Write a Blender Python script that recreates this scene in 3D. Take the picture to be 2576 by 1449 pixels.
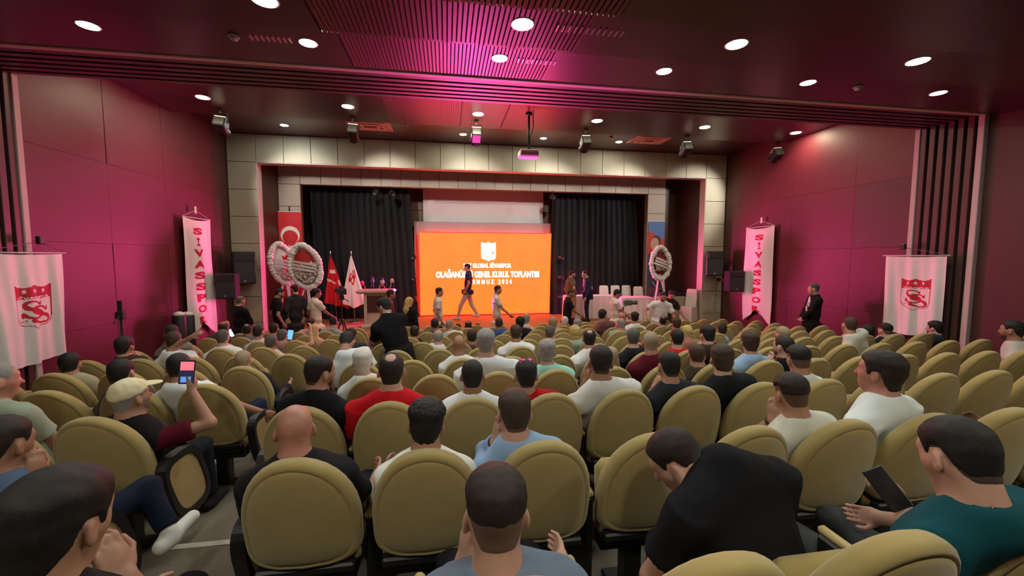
import bpy, math, random
import numpy as np
from mathutils import Vector, Matrix, Euler

for o in list(bpy.data.objects): bpy.data.objects.remove(o, do_unlink=True)
SC = bpy.context.scene
COL = SC.collection
R = math.radians
PI = math.pi
rnd = random.Random(7)

# ------------------------------------------------------------------ camera
CZ = 2.71                       # camera height over the floor in front of the stage
FPX, CXP, CYP = 1030.0, 1288.0, 724.5
YAW, PITCH, ROLL = R(9.1), R(-4.41), R(0.14)
fwd = np.array([math.sin(YAW)*math.cos(PITCH), math.cos(YAW)*math.cos(PITCH), math.sin(PITCH)])
rgt0 = np.array([math.cos(YAW), -math.sin(YAW), 0.0])
up0 = np.cross(rgt0, fwd)
rgt = math.cos(ROLL)*rgt0 + math.sin(ROLL)*up0
upv = -math.sin(ROLL)*rgt0 + math.cos(ROLL)*up0
cam_d = bpy.data.cameras.new('camera')
cam = bpy.data.objects.new('camera', cam_d); COL.objects.link(cam)
cam_d.sensor_fit = 'HORIZONTAL'; cam_d.sensor_width = 36.0
cam_d.lens = 36.0*FPX/2576.0
cam_d.clip_start = 0.02; cam_d.clip_end = 100
M = Matrix(((rgt[0], upv[0], -fwd[0], 0.0), (rgt[1], upv[1], -fwd[1], 0.0), (rgt[2], upv[2], -fwd[2], CZ), (0, 0, 0, 1)))
cam.matrix_world = M
SC.camera = cam
CAMP = np.array([0, 0, CZ])
def ray(x, y): return fwd + (x-CXP)/FPX*rgt - (y-CYP)/FPX*upv
def onY(x, y, Y):
    d = ray(x, y); return CAMP + d*(Y/d[1])
def onX(x, y, X):
    d = ray(x, y); return CAMP + d*(X/d[0])
def onZ(x, y, Z):
    d = ray(x, y); return CAMP + d*((Z-CZ)/d[2])

# ------------------------------------------------------------------ world, exposure
w = bpy.data.worlds.new('world'); SC.world = w; w.use_nodes = True
w.node_tree.nodes['Background'].inputs[0].default_value = (0.02, 0.016, 0.018, 1)
w.node_tree.nodes['Background'].inputs[1].default_value = 0.0
vs = SC.view_settings
vs.view_transform = 'Standard'; vs.look = 'None'; vs.gamma = 1.0; vs.use_curve_mapping = False
vs.exposure = 0.14
LAMP = 250.0          # radiance of the ceiling downlights

# ------------------------------------------------------------------ materials
MATS = {}
def mat(name, col, rough=0.6, var=0.0, vscale=40.0, bump=0.0, bscale=200.0, metal=0.0, emit=None, estr=0.0, spec=0.5, sheen=0.0, stretch=None, col2=None, coat=0.0):
    if name in MATS: return MATS[name]
    m = bpy.data.materials.new(name); m.use_nodes = True
    nt = m.node_tree; b = nt.nodes['Principled BSDF']
    b.inputs['Base Color'].default_value = (*col, 1)
    b.inputs['Roughness'].default_value = rough
    b.inputs['Metallic'].default_value = metal
    b.inputs['Specular IOR Level'].default_value = spec
    if sheen: b.inputs['Sheen Weight'].default_value = sheen
    if coat: b.inputs['Coat Weight'].default_value = coat
    if emit:
        b.inputs['Emission Color'].default_value = (*emit, 1); b.inputs['Emission Strength'].default_value = estr
    if var or bump:
        tc = nt.nodes.new('ShaderNodeTexCoord'); mp = nt.nodes.new('ShaderNodeMapping')
        nt.links.new(tc.outputs['Object'], mp.inputs[0])
        if stretch: mp.inputs['Scale'].default_value = stretch
    if var:
        n = nt.nodes.new('ShaderNodeTexNoise'); n.inputs['Scale'].default_value = vscale; n.inputs['Detail'].default_value = 3
        nt.links.new(mp.outputs[0], n.inputs['Vector'])
        cr = nt.nodes.new('ShaderNodeMix'); cr.data_type = 'RGBA'
        c2 = col2 if col2 else tuple(min(1, c*(1+var)) for c in col)
        c1 = tuple(c*(1-var) for c in col) if not col2 else col
        cr.inputs['A'].default_value = (*c1, 1); cr.inputs['B'].default_value = (*c2, 1)
        nt.links.new(n.outputs[0], cr.inputs['Factor']); nt.links.new(cr.outputs['Result'], b.inputs['Base Color'])
    if bump:
        n2 = nt.nodes.new('ShaderNodeTexNoise'); n2.inputs['Scale'].default_value = bscale; n2.inputs['Detail'].default_value = 4
        nt.links.new(mp.outputs[0], n2.inputs['Vector'])
        bp = nt.nodes.new('ShaderNodeBump'); bp.inputs['Strength'].default_value = bump; bp.inputs['Distance'].default_value = 0.01
        nt.links.new(n2.outputs[0], bp.inputs['Height']); nt.links.new(bp.outputs[0], b.inputs['Normal'])
    MATS[name] = m
    return m
def srgb(r, g, b):
    f = lambda c: (c/255/12.92) if c <= 10.3 else ((c/255+0.055)/1.055)**2.4
    return (f(r), f(g), f(b))

M_WALL = mat('burgundy_wall', (0.115, 0.012, 0.022), 0.5, var=0.15, vscale=3, bump=0.05, bscale=60)
M_WALLB = mat('brown_wall', (0.075, 0.022, 0.02), 0.5, var=0.2, vscale=2, bump=0.05, bscale=60)
M_CEIL = mat('burgundy_ceiling', (0.068, 0.0105, 0.0165), 0.33, var=0.08, vscale=2)
M_SLATC = mat('fluted_ceiling', (0.13, 0.022, 0.04), 0.36, var=0.1, vscale=5)
M_DARK = mat('black_gap', (0.006, 0.004, 0.005), 0.8)
M_SLAT = mat('brown_slat', (0.085, 0.035, 0.03), 0.42, var=0.15, vscale=6)
M_TRIM = mat('pale_trim', (0.52, 0.42, 0.40), 0.5, var=0.04, vscale=5)
M_TILE = mat('cream_tile', (0.43, 0.395, 0.30), 0.62, var=0.06, vscale=4, bump=0.05, bscale=150)
M_TILE2 = mat('cream_tile_warm', (0.45, 0.385, 0.315), 0.62, var=0.06, vscale=4, bump=0.05, bscale=150)
M_WOOD = mat('dark_wood_panel', (0.055, 0.018, 0.012), 0.45, var=0.35, vscale=3, stretch=(1, 1, 12))
M_WOOD2 = mat('walnut_panel', (0.13, 0.05, 0.02), 0.45, var=0.35, vscale=3, stretch=(8, 1, 1))
M_STAGE = mat('stage_boards', (0.34, 0.19, 0.085), 0.8, var=0.25, vscale=4, stretch=(1, 6, 1), spec=.15)
M_CARPET = mat('greige_carpet', (0.185, 0.155, 0.115), 0.95, var=0.2, vscale=60, bump=0.3, bscale=400)
M_NOSE = mat('white_nosing', (0.55, 0.53, 0.48), 0.5, var=0.05)
M_SEAT = mat('olive_fabric', (0.375, 0.280, 0.102), 0.9, var=0.10, vscale=14, bump=0.12, bscale=900, sheen=0.25)
M_BLACK = mat('black_plastic', (0.012, 0.012, 0.014), 0.45, var=0.1)
M_TAN = mat('tan_plastic', (0.48, 0.36, 0.15), 0.5, var=0.05)
M_TANF = mat('tan_panel', (0.40, 0.27, 0.115), 0.8, var=0.08)
M_CURT = mat('black_curtain', (0.0055, 0.005, 0.0085), 0.9, var=0.2, vscale=6, sheen=0.03)
M_WHITE = mat('white_cloth', (0.72, 0.70, 0.66), 0.85, var=0.03, vscale=8)
M_SATIN = mat('white_satin', (0.74, 0.70, 0.70), 0.5, var=0.02, vscale=4)
M_RED = mat('flag_red', (0.52, 0.008, 0.016), 0.6, var=0.06, vscale=6)
M_REDP = mat('print_red', (0.50, 0.006, 0.02), 0.6, var=0.04)
M_METAL = mat('steel', (0.55, 0.55, 0.55), 0.3, metal=1.0, var=0.05)
M_GREY = mat('grey_fabric', (0.30, 0.285, 0.295), 0.8, var=0.05, vscale=5)

# ------------------------------------------------------------------ mesh helpers
class MB:
    def __init__(s): s.v = []; s.f = []; s.mi = []
    def add(s, vs_, fs, mi=0):
        o = len(s.v); s.v += [tuple(map(float, p)) for p in vs_]; s.f += [tuple(i+o for i in f) for f in fs]; s.mi += [mi]*len(fs)
    def box(s, x0, x1, y0, y1, z0, z1, mi=0):
        s.add([(x0,y0,z0),(x1,y0,z0),(x1,y1,z0),(x0,y1,z0),(x0,y0,z1),(x1,y0,z1),(x1,y1,z1),(x0,y1,z1)],
              [(0,3,2,1),(4,5,6,7),(0,1,5,4),(1,2,6,5),(2,3,7,6),(3,0,4,7)], mi)
    def bbox(s, x0, x1, y0, y1, z0, z1, b=0.01, mi=0):
        """box with chamfered edges"""
        cx, cy, cz = (x0+x1)/2, (y0+y1)/2, (z0+z1)/2; hx, hy, hz = (x1-x0)/2, (y1-y0)/2, (z1-z0)/2
        b = min(b, hx*.9, hy*.9, hz*.9); vs_ = []; idx = {}
        for sx in (-1, 1):
            for sy in (-1, 1):
                for sz in (-1, 1):
                    for a in range(3):
                        h = [hx-b, hy-b, hz-b]; h[a] += b
                        idx[(sx, sy, sz, a)] = len(vs_); vs_.append((cx+sx*h[0], cy+sy*h[1], cz+sz*h[2]))
        fs = []
        I = idx
        for sg in (-1, 1):
            for a in range(3):
                o = [q for q in range(3) if q != a]; ring = []
                for p, q in ((-1,-1),(1,-1),(1,1),(-1,1)):
                    t = [0,0,0]; t[a] = sg; t[o[0]] = p; t[o[1]] = q; ring.append(I[(t[0],t[1],t[2],a)])
                fl = sg*(-1 if a == 1 else 1)
                fs.append(tuple(ring if fl > 0 else ring[::-1]))
        for a in range(3):
            o = [q for q in range(3) if q != a]
            for p in (-1, 1):
                for q in (-1, 1):
                    t0 = [0,0,0]; t1 = [0,0,0]; t0[a] = -1; t1[a] = 1
                    for t in (t0, t1): t[o[0]] = p; t[o[1]] = q
                    quad = [I[(*t0, o[0])], I[(*t1, o[0])], I[(*t1, o[1])], I[(*t0, o[1])]]
                    fl = p*q*(-1 if a == 1 else 1)
                    fs.append(tuple(quad if fl < 0 else quad[::-1]))
        for sx in (-1,1):
            for sy in (-1,1):
                for sz in (-1,1):
                    tri = [I[(sx,sy,sz,0)], I[(sx,sy,sz,1)], I[(sx,sy,sz,2)]]
                    fs.append(tuple(tri if sx*sy*sz > 0 else tri[::-1]))
        s.add(vs_, fs, mi)
    def lathe(s, prof, n=16, c=(0,0,0), axis='z', mi=0, sx=1.0):
        vs_ = []; fs = []; k = len(prof)
        for i in range(n):
            a = 2*PI*i/n
            for r, h in prof:
                p = (r*math.cos(a)*sx, r*math.sin(a), h)
                if axis == 'x': p = (p[2], p[0], p[1])
                elif axis == 'y': p = (p[1], p[2], p[0])
                vs_.append((p[0]+c[0], p[1]+c[1], p[2]+c[2]))
        for i in range(n):
            j = (i+1) % n
            for q in range(k-1): fs.append((i*k+q, j*k+q, j*k+q+1, i*k+q+1))
        if prof[0][0] > 1e-6: fs.append(tuple(i*k for i in range(n))[::-1])
        if prof[-1][0] > 1e-6: fs.append(tuple(i*k+k-1 for i in range(n)))
        s.add(vs_, fs, mi)
    def tube(s, pts, r, n=8, mi=0, r2=None):
        pts = [Vector(p) for p in pts]; rings = []
        ref = Vector((0, 0, 1))
        for i, p in enumerate(pts):
            d = (pts[min(i+1, len(pts)-1)] - pts[max(i-1, 0)]).normalized()
            a = d.cross(ref if abs(d.dot(ref)) < .95 else Vector((1, 0, 0))).normalized(); b = d.cross(a)
            rr = r if r2 is None else r + (r2-r)*i/(len(pts)-1)
            rings.append([p + rr*(math.cos(2*PI*q/n)*a + math.sin(2*PI*q/n)*b) for q in range(n)])
        vs_ = [p for ring in rings for p in ring]; fs = []
        for i in range(len(pts)-1):
            for q in range(n): fs.append((i*n+q, i*n+(q+1) % n, (i+1)*n+(q+1) % n, (i+1)*n+q))
        fs.append(tuple(range(n))[::-1]); fs.append(tuple((len(pts)-1)*n+q for q in range(n)))
        s.add(vs_, fs, mi)
    def mesh(s, name, mats, smooth=False):
        me = bpy.data.meshes.new(name); me.from_pydata(s.v, [], s.f)
        for m in (mats if isinstance(mats, (list, tuple)) else [mats]): me.materials.append(m)
        if any(s.mi): me.polygons.foreach_set('material_index', s.mi)
        if smooth: me.polygons.foreach_set('use_smooth', [True]*len(me.polygons))
        me.update(); return me
    def obj(s, name, mats, parent=None, smooth=False, loc=None):
        return link(name, s.mesh(name, mats, smooth), parent, loc)
def link(name, me, parent=None, loc=None, rot=None):
    o = bpy.data.objects.new(name, me); COL.objects.link(o)
    if parent is not None: o.parent = parent
    if loc is not None: o.location = loc
    if rot is not None: o.rotation_euler = rot
    return o
def tag(o, label=None, cat=None, group=None, kind=None):
    if label: o['label'] = label
    if cat: o['category'] = cat
    if group: o['group'] = group
    if kind: o['kind'] = kind
    return o
def empty(name, loc=(0, 0, 0), rz=0.0, label=None, cat=None, group=None, kind=None):
    o = bpy.data.objects.new(name, None); COL.objects.link(o); o.empty_display_size = 0.1
    o.location = loc; o.rotation_euler = (0, 0, rz)
    return tag(o, label, cat, group, kind)
def copy_tree(o, parent=None):
    c = o.copy(); COL.objects.link(c)
    if parent is not None: c.parent = parent
    for ch in CH.get(o.name, []): copy_tree(ch, c)
    return c
CH = {}
def children_map(o):
    CH[o.name] = list(o.children)
    for c in o.children: children_map(c)
def one(name, fn, mats, parent=None, smooth=False, loc=None):
    b = MB(); fn(b); return b.obj(name, mats, parent, smooth, loc)

def np_mesh(name, verts, faces, mats, mi=None, smooth=True):
    """fast mesh from numpy arrays (faces: (n,3) or (n,4))"""
    me = bpy.data.meshes.new(name)
    n, k = faces.shape
    me.vertices.add(len(verts)); me.vertices.foreach_set('co', np.ascontiguousarray(verts, np.float32).ravel())
    me.loops.add(n*k); me.loops.foreach_set('vertex_index', np.ascontiguousarray(faces, np.int32).ravel())
    me.polygons.add(n); me.polygons.foreach_set('loop_start', np.arange(0, n*k, k, dtype=np.int32))
    for m in (mats if isinstance(mats, (list, tuple)) else [mats]): me.materials.append(m)
    if mi is not None: me.polygons.foreach_set('material_index', np.ascontiguousarray(mi, np.int32))
    if smooth: me.polygons.foreach_set('use_smooth', np.ones(n, dtype=bool))
    me.update(calc_edges=True); me.validate(); return me

def text_mesh(txt, bold=0.0, shear=0.0, spacing=1.0):
    """glyph outlines of a line of text as (verts2d, tris) with cap height about 0.7"""
    cu = bpy.data.curves.new('t', 'FONT'); cu.body = txt; cu.offset = bold; cu.shear = shear; cu.space_character = spacing
    cu.resolution_u = 4
    ob = bpy.data.objects.new('t', cu); COL.objects.link(ob)
    bpy.context.view_layer.update()
    me = bpy.data.meshes.new_from_object(ob.evaluated_get(bpy.context.evaluated_depsgraph_get()))
    me.calc_loop_triangles()
    v = np.array([p.co[:2] for p in me.vertices]); t = np.array([l.vertices[:] for l in me.loop_triangles])
    bpy.data.objects.remove(ob, do_unlink=True); bpy.data.curves.remove(cu); bpy.data.meshes.remove(me)
    return v, t
def fit_text(txt, x0, x1, y0, y1, **kw):
    v, t = text_mesh(txt, **kw); v = v.copy()
    mn, mx = v.min(0), v.max(0)
    v[:, 0] = x0 + (v[:, 0]-mn[0])/(mx[0]-mn[0])*(x1-x0)
    v[:, 1] = y0 + (v[:, 1]-mn[1])/(mx[1]-mn[1])*(y1-y0)
    return v, t
def raster(mask, X, Y, v, t):
    """mark cells (centres X[i], Y[j]) covered by the triangles"""
    for a, b, c in t:
        p, q, r_ = v[a], v[b], v[c]
        i0, i1 = np.searchsorted(X, [min(p[0], q[0], r_[0]), max(p[0], q[0], r_[0])])
        j0, j1 = np.searchsorted(Y, [min(p[1], q[1], r_[1]), max(p[1], q[1], r_[1])])
        if i1 <= i0 or j1 <= j0: continue
        gx, gy = np.meshgrid(X[i0:i1], Y[j0:j1], indexing='ij')
        d = (q[1]-r_[1])*(p[0]-r_[0]) + (r_[0]-q[0])*(p[1]-r_[1])
        if abs(d) < 1e-12: continue
        l1 = ((q[1]-r_[1])*(gx-r_[0]) + (r_[0]-q[0])*(gy-r_[1]))/d
        l2 = ((r_[1]-p[1])*(gx-r_[0]) + (p[0]-r_[0])*(gy-r_[1]))/d
        mask[i0:i1, j0:j1] |= (l1 >= -1e-6) & (l2 >= -1e-6) & (l1+l2 <= 1+1e-6)
    return mask
def inpoly(gx, gy, poly):
    ins = np.zeros(gx.shape, bool); n = len(poly)
    for i in range(n):
        x1, y1 = poly[i]; x2, y2 = poly[(i+1) % n]
        if y1 == y2: continue
        ins ^= ((y1 > gy) != (y2 > gy)) & (gx < (x2-x1)*(gy-y1)/(y2-y1)+x1)
    return ins
def star_poly(cx, cy, r, n=5, rot=PI/2, inner=0.4):
    return [(cx+(r if i % 2 == 0 else r*inner)*math.cos(rot+PI*i/n), cy+(r if i % 2 == 0 else r*inner)*math.sin(rot+PI*i/n)) for i in range(2*n)]
def stroke(gx, gy, pts, w0):
    """distance-to-polyline mask; pts: (x, y, width)"""
    m = np.zeros(gx.shape, bool)
    P = []
    for i in range(len(pts)-1):                                  # Catmull-Rom resample
        p0 = np.array(pts[max(i-1, 0)]); p1 = np.array(pts[i]); p2 = np.array(pts[i+1]); p3 = np.array(pts[min(i+2, len(pts)-1)])
        for t in np.linspace(0, 1, 8, endpoint=False):
            P.append(.5*((2*p1)+(-p0+p2)*t+(2*p0-5*p1+4*p2-p3)*t*t+(-p0+3*p1-3*p2+p3)*t**3))
    P.append(np.array(pts[-1]))
    for a, b in zip(P[:-1], P[1:]):
        dx, dy = b[0]-a[0], b[1]-a[1]; L = dx*dx+dy*dy+1e-12
        t = np.clip(((gx-a[0])*dx+(gy-a[1])*dy)/L, 0, 1)
        m |= np.hypot(gx-a[0]-t*dx, gy-a[1]-t*dy) < w0*(a[2]+(b[2]-a[2])*t)/2
    return m
# ================================================================== STRUCTURE
XL, XR = -5.65, 8.80            # side walls
STAGE = CZ-2.08                 # stage floor
YS, YP, YI, YB = 11.2, 12.0, 13.4, 15.2      # stage front, outer arch, inner arch, back wall
C_D, C_E = CZ+3.0, CZ+3.2       # front ceiling, two levels
SOF = CZ+2.38                   # underside of the slatted beam
YO, YN = 5.66, 6.60             # slatted portal: near and far plane
def rowY(k): return 0.88+0.9*k
def rowZ(k): return 0.90-0.09*k if k <= 10 else 0.0

# --- floor with a step for every seat row
fl = empty('floor', (0, 0, 0), kind='structure')
for k in range(-4, 11):
    y0, y1 = rowY(k)+.19, rowY(k+1)+.19
    if k == -4: y0 = -3.0
    if k == 10: y1 = YS
    one('step', lambda b: b.box(XL, XR, y0, y1, rowZ(k)-.6, rowZ(k)), M_CARPET, fl)
    if k < 10: one('nosing', lambda b: b.box(-1.78, -1.18, y1-.045, y1+.004, rowZ(k)-.03, rowZ(k)+.004), M_NOSE, fl)
# --- stage
st = empty('floor_stage', (0, 0, 0), kind='structure')
one('stage_deck', lambda b: b.box(XL, XR, YS, YB, STAGE-.06, STAGE), M_STAGE, st)
one('stage_front', lambda b: b.box(XL, XR, YS+.03, YS+.09, 0, STAGE-.06), M_WOOD2, st)
one('stage_edge', lambda b: b.box(XL, XR, YS-.012, YS+.03, STAGE-.07, STAGE+.003), mat('stage_edge', (.50, .34, .2), .5, var=.05), st)
M_TAPE = mat('tape_line', (.55, .42, .33), .5, var=.05)
for (x0, y0, x1, y1) in ((-3.6, 12.6, -1.9, 12.6), (-1.9, 12.6, -2.9, 11.5), (-4.6, 11.55, -1.0, 11.55), (4.0, 12.4, 7.5, 12.4)):
    d = Vector((x1-x0, y1-y0, 0)); n = Vector((-d.y, d.x, 0)).normalized()*.05
    b = MB(); b.add([(x0+n.x, y0+n.y, STAGE+.004), (x0-n.x, y0-n.y, STAGE+.004), (x1-n.x, y1-n.y, STAGE+.004), (x1+n.x, y1+n.y, STAGE+.004)], [(0, 1, 2, 3)])
    b.obj('floor_tape', M_TAPE, st)

# --- walls: burgundy panels between the portal and the stage, each panel its own piece
zrows = [-.3, CZ-1.15, CZ+.2, CZ+1.55, CZ+3.25]
def panel_wall(name, x, sgn, ys):
    w_ = empty(name, (0, 0, 0), kind='structure')
    one('backing', lambda b: b.box(min(x+sgn*.03, x+sgn*.2), max(x+sgn*.03, x+sgn*.2), YN, YP+.05, -.6, CZ+3.4), mat('panel_joint', (.035, .006, .01), .8), w_)
    for i in range(len(ys)-1):
        for j in range(len(zrows)-1):
            b = MB(); g = .0022; t = (rnd.random()-.5)*.03; t2 = (rnd.random()-.5)*.03
            y0, y1, z0, z1 = ys[i]+g, ys[i+1]-g, zrows[j]+g, zrows[j+1]-g
            xs = [x+sgn*(.012+t*.3), x+sgn*(.012-t*.3), x+sgn*(.012+t2*.3), x+sgn*(.012-t2*.3)]
            vs_ = [(xs[0], y0, z0), (xs[1], y1, z0), (xs[3], y1, z1), (xs[2], y0, z1)]
            vs_ += [(x+sgn*.05, p[1], p[2]) for p in vs_]
            f = [(0, 1, 2, 3), (7, 6, 5, 4), (0, 4, 5, 1), (1, 5, 6, 2), (2, 6, 7, 3), (3, 7, 4, 0)]
            b.add(vs_, f if sgn < 0 else [q[::-1] for q in f])
            last = i == len(ys)-2
            b.obj('wall_panel', M_WALLB if (last or (i == 0 and sgn > 0 and j == 2)) else M_WALL, w_)
    return w_
panel_wall('wall_left', XL, -1, [YN, 8.07, 9.5, 11.3, YP])
panel_wall('wall_right', XR, 1, [YN, 7.77, 9.4, 11.3, YP])
for nm, x, sg in (('wall_left_rear', XL, -1), ('wall_right_rear', XR, 1)):
    o = one(nm, lambda b: b.box(min(x+sg*.06, x+sg*.25), max(x+sg*.06, x+sg*.25), -3.1, YO, -.4, CZ+3.3), M_WALLB); tag(o, kind='structure')
tag(one('wall_rear', lambda b: b.box(XL-.3, XR+.3, -3.2, -3.0, -.4, CZ+3.3), M_WALLB), kind='structure')

# --- slatted portal
po = empty('trim_1', (0, 0, 0), kind='structure')
one('portal_backing', lambda b: (b.box(XL-.3, XR+.3, YO, YN, SOF+.05, SOF+.9), b.box(XL-.3, XL-.05, YO, YN, -.2, SOF+.1), b.box(XR+.05, XR+.3, YO, YN, -.2, SOF+.1)), M_DARK, po)
pit = (YN-YO-.10)/6
sm = MB(); sm.bbox(XL-.04, XR+.04, -.045, .045, -.0, .05, .006); sm_me = sm.mesh('slat', M_SLAT)
jm = MB(); jm.bbox(0, .05, -.045, .045, -.2, SOF+.02, .006); jm_me = jm.mesh('slat', M_SLAT)
for i in range(6):
    y = YO+.08+pit*(i+.5)
    link('slat', sm_me, po, (0, y, SOF))
    link('slat', jm_me, po, (XL-.05, y, 0)); link('slat', jm_me, po, (XR, y, 0))
for nm, y in (('outer', YO), ('inner', YN)):
    for x, sg in ((XL, -1), (XR, 1)):
        one('trim_post', lambda b: b.bbox(min(x, x+sg*.06)-.02, max(x, x+sg*.06)+.02, y-.045, y+.045, -.2, SOF+.01, .008), M_TRIM, po)
one('trim_bar', lambda b: b.bbox(XL, XR, YO-.05, YO+.04, SOF-.03, SOF+.02, .006), M_TRIM, po)
one('dark_bar', lambda b: b.box(XL-.05, XR+.05, YO-.045, YO+.02, SOF+.02, SOF+.16), M_DARK, po)

# --- ceilings: stepped level panels, fluted in the middle
ce = empty('ceiling', (0, 0, 0), kind='structure')
LEVELS = [(-3.0, .8, CZ+1.22), (.8, 1.9, CZ+1.48), (1.9, 3.0, CZ+1.75), (3.0, 4.1, CZ+2.02), (4.1, 5.42, CZ+2.3)]
FX0, FX1 = -1.10, 1.27          # fluted field
for i, (y0, y1, z) in enumerate(LEVELS):
    fx = i >= 2
    if fx:
        one('ceiling_panel', lambda b: b.box(XL-.3, FX0, y0, y1, z, z+.03), M_CEIL, ce)
        one('ceiling_panel', lambda b: b.box(FX1, XR+.3, y0, y1, z, z+.03), M_CEIL, ce)
        one('ceiling_backing', lambda b: b.box(FX0, FX1, y0, y1, z+.02, z+.05), M_DARK, ce)
        pt = .043; n = int((FX1-FX0)/pt)
        fm = MB(); fm.bbox(-.0172, .0172, 0, y1-y0, 0, .018, .003); fme = fm.mesh('flute', M_SLATC)
        for q in range(n): link('flute', fme, ce, (FX0+pt*(q+.5)+.003*i, y0, z))
    else:
        one('ceiling_panel', lambda b: b.box(XL-.3, XR+.3, y0, y1, z, z+.03), M_CEIL, ce)
    one('ceiling_riser', lambda b: b.box(XL-.3, XR+.3, y1-.03, y1, z+.02, z+.40), M_CEIL, ce)
one('ceiling_panel', lambda b: b.box(XL-.2, XR+.2, YN-.1, 9.84, C_D, C_D+.04), M_CEIL, ce)
one('ceiling_riser', lambda b: b.box(XL-.2, XR+.2, 9.80, 9.84, C_D+.03, C_E+.2), M_CEIL, ce)
one('ceiling_panel', lambda b: b.box(XL-.2, XR+.2, 9.84, YP+.1, C_E, C_E+.04), M_CEIL, ce)
b = MB()
for q in range(33): b.bbox(-1.15+.045*q-.016, -1.15+.045*q+.016, 6.7, 9.78, C_D-.010, C_D+.002, .004)
tag(b.obj('flutes', M_SLATC, ce), kind='stuff')
for x in (.34, 1.28): one('ceiling_joint', lambda b: b.box(x-.008, x+.008, 6.7, 9.78, C_D-.012, C_D+.001), M_DARK, ce)
# fine slot diffusers next to three downlights
def slot(x0, y, z, n):
    for q in range(n):
        one('diffuser_fin', lambda b: b.box(x0+.055*q, x0+.055*q+.012, y-.05, y+.05, z-.012, z+.002), M_METAL, ce)
slot(.98, 3.67, CZ+2.02, 12); slot(.85, 4.92, CZ+2.3, 9); slot(-2.02, 4.89, CZ+2.3, 8)
tag(one('wall_beam', lambda b: b.box(XL-.2, XR+.2, YN-.02, YN, SOF+.05, C_D+.1), M_CEIL), kind='structure')

# --- outer and inner arch with cream tiles
def tiles(parent, plane_y, rects, m):
    for (x0, x1, z0, z1) in rects:
        one('tile', lambda b: b.bbox(x0+.006, x1-.006, plane_y-.02, plane_y+.02, z0+.006, z1-.006, .006), m, parent)
def grid(a, b_, n): return [a+(b_-a)*i/n for i in range(n+1)]
oa = empty('wall_front', (0, 0, 0), kind='structure')
PL, PR, LZ = -4.95, 8.10, CZ+2.47
JM = mat('tile_joint', (.16, .14, .10), .8, var=.1)
one('arch_core', lambda b: (b.box(XL-.1, PL, YP+.012, YP+.28, -.2, C_E+.02), b.box(PR, XR+.1, YP+.012, YP+.28, -.2, C_E+.02), b.box(PL-.02, PR+.02, YP+.012, YP+.28, LZ, C_E+.02)), JM, oa)
xs = [XL]+grid(PL, PR, 19)+[XR]
tiles(oa, YP, [(xs[i], xs[i+1], LZ, C_E) for i in range(len(xs)-1)], M_TILE)
zz = [LZ-.715*i for i in range(8)]
for i in range(7):
    tiles(oa, YP, [(XL, PL, max(zz[i+1], -.1), zz[i]), (PR, XR, max(zz[i+1], -.1), zz[i])], M_TILE)
for x, sg in ((PL, 1), (PR, -1)):
    one('edge_strip', lambda b: b.bbox(min(x, x+sg*.012), max(x, x+sg*.012), YP-.02, YP+.27, -.1, LZ, .003), mat('pink_edge', (.60, .50, .47), .55, var=.04), oa)
one('lintel_soffit', lambda b: b.box(PL, PR, YP-.02, YP+.28, LZ-.012, LZ+.001), mat('pink_edge', (.6, .5, .47), .55), oa)
ia = empty('wall_front_inner', (0, 0, 0), kind='structure')
IL, IR, IZ, IO = -4.33, 6.88, CZ+2.15, 7.54
one('arch_core', lambda b: (b.box(-4.95, IL, YI+.012, YI+.2, 0, C_E), b.box(IR, IO, YI+.012, YI+.2, 0, C_E), b.box(-4.95, IO, YI+.012, YI+.2, IZ, C_E)), JM, ia)
xs = [-4.95]+grid(IL, IR, 19)+[IO]
zt = CZ+2.78
tiles(ia, YI, [(xs[i], xs[i+1], IZ, zt) for i in range(len(xs)-1)], M_TILE2)
for i in range(7):
    z1 = IZ-.66*i
    tiles(ia, YI, [(-4.95, IL, max(z1-.66, STAGE), z1), (IR, IO, max(z1-.66, STAGE), z1)], M_TILE2)
sw = empty('wall_stage', (0, 0, 0), kind='structure')
one('side_panel', lambda b: b.box(-5.05, -4.95, YP+.28, YB, 0, C_E), M_WOOD, sw)
one('side_panel', lambda b: b.box(PR, PR+.1, YP+.28, YB, 0, C_E), M_WOOD, sw)
one('side_panel', lambda b: b.box(IO, PR, YI+.1, YI+.16, 0, C_E), M_WOOD, sw)
one('stage_ceiling', lambda b: b.box(-5.05, PR+.1, YP+.25, YB, CZ+2.9, CZ+2.95), M_WOOD, sw)
for j in range(9):
    one('back_board', lambda b: b.bbox(-5.0, PR, YB, YB+.04, STAGE+.62*j+.006, STAGE+.62*(j+1)-.006, .006), M_WOOD2 if j < 12 else M_WOOD, sw)

# ================================================================== CEILING FITTINGS
def lamp_mat(name, c, s_):
    return mat(name, (.8, .8, .8), .5, emit=c, estr=s_)
L_WARM = lamp_mat('lamp_warm', (1.0, .86, .58), LAMP)
L_COOL = lamp_mat('lamp_cool', (.93, 1.0, .93), LAMP)
L_MIX = lamp_mat('lamp_mixed', (1.0, .97, .80), LAMP)
M_RING = mat('lamp_ring', (.6, .58, .55), .4, metal=.3, var=.03)
def downlight(p, r, lm, label, group):
    e = empty('downlight', p, 0, label, 'downlight', group)
    one('bezel', lambda b: b.lathe([(r*1.02, -.001), (r*1.16, -.004), (r*1.20, .0), (r*1.20, .012), (r*1.02, .012)], 24), M_RING, e, True)
    one('lens', lambda b: b.lathe([(0, -.0045), (r, -.004), (r, .01)], 24), lm, e)
for i, p in enumerate([(215, 60), (773, 105), (1257, 147), (1670, 180), (2033, 208), (2352, 237)]):
    q = onZ(*p, CZ+2.3); downlight((q[0], 4.92, CZ+2.3-.001), .085, L_COOL if i in (0, 3, 4, 5) else L_MIX, 'round bright downlight in the ceiling step next to the slatted beam', 'downlights of the upper ceiling step')
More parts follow.
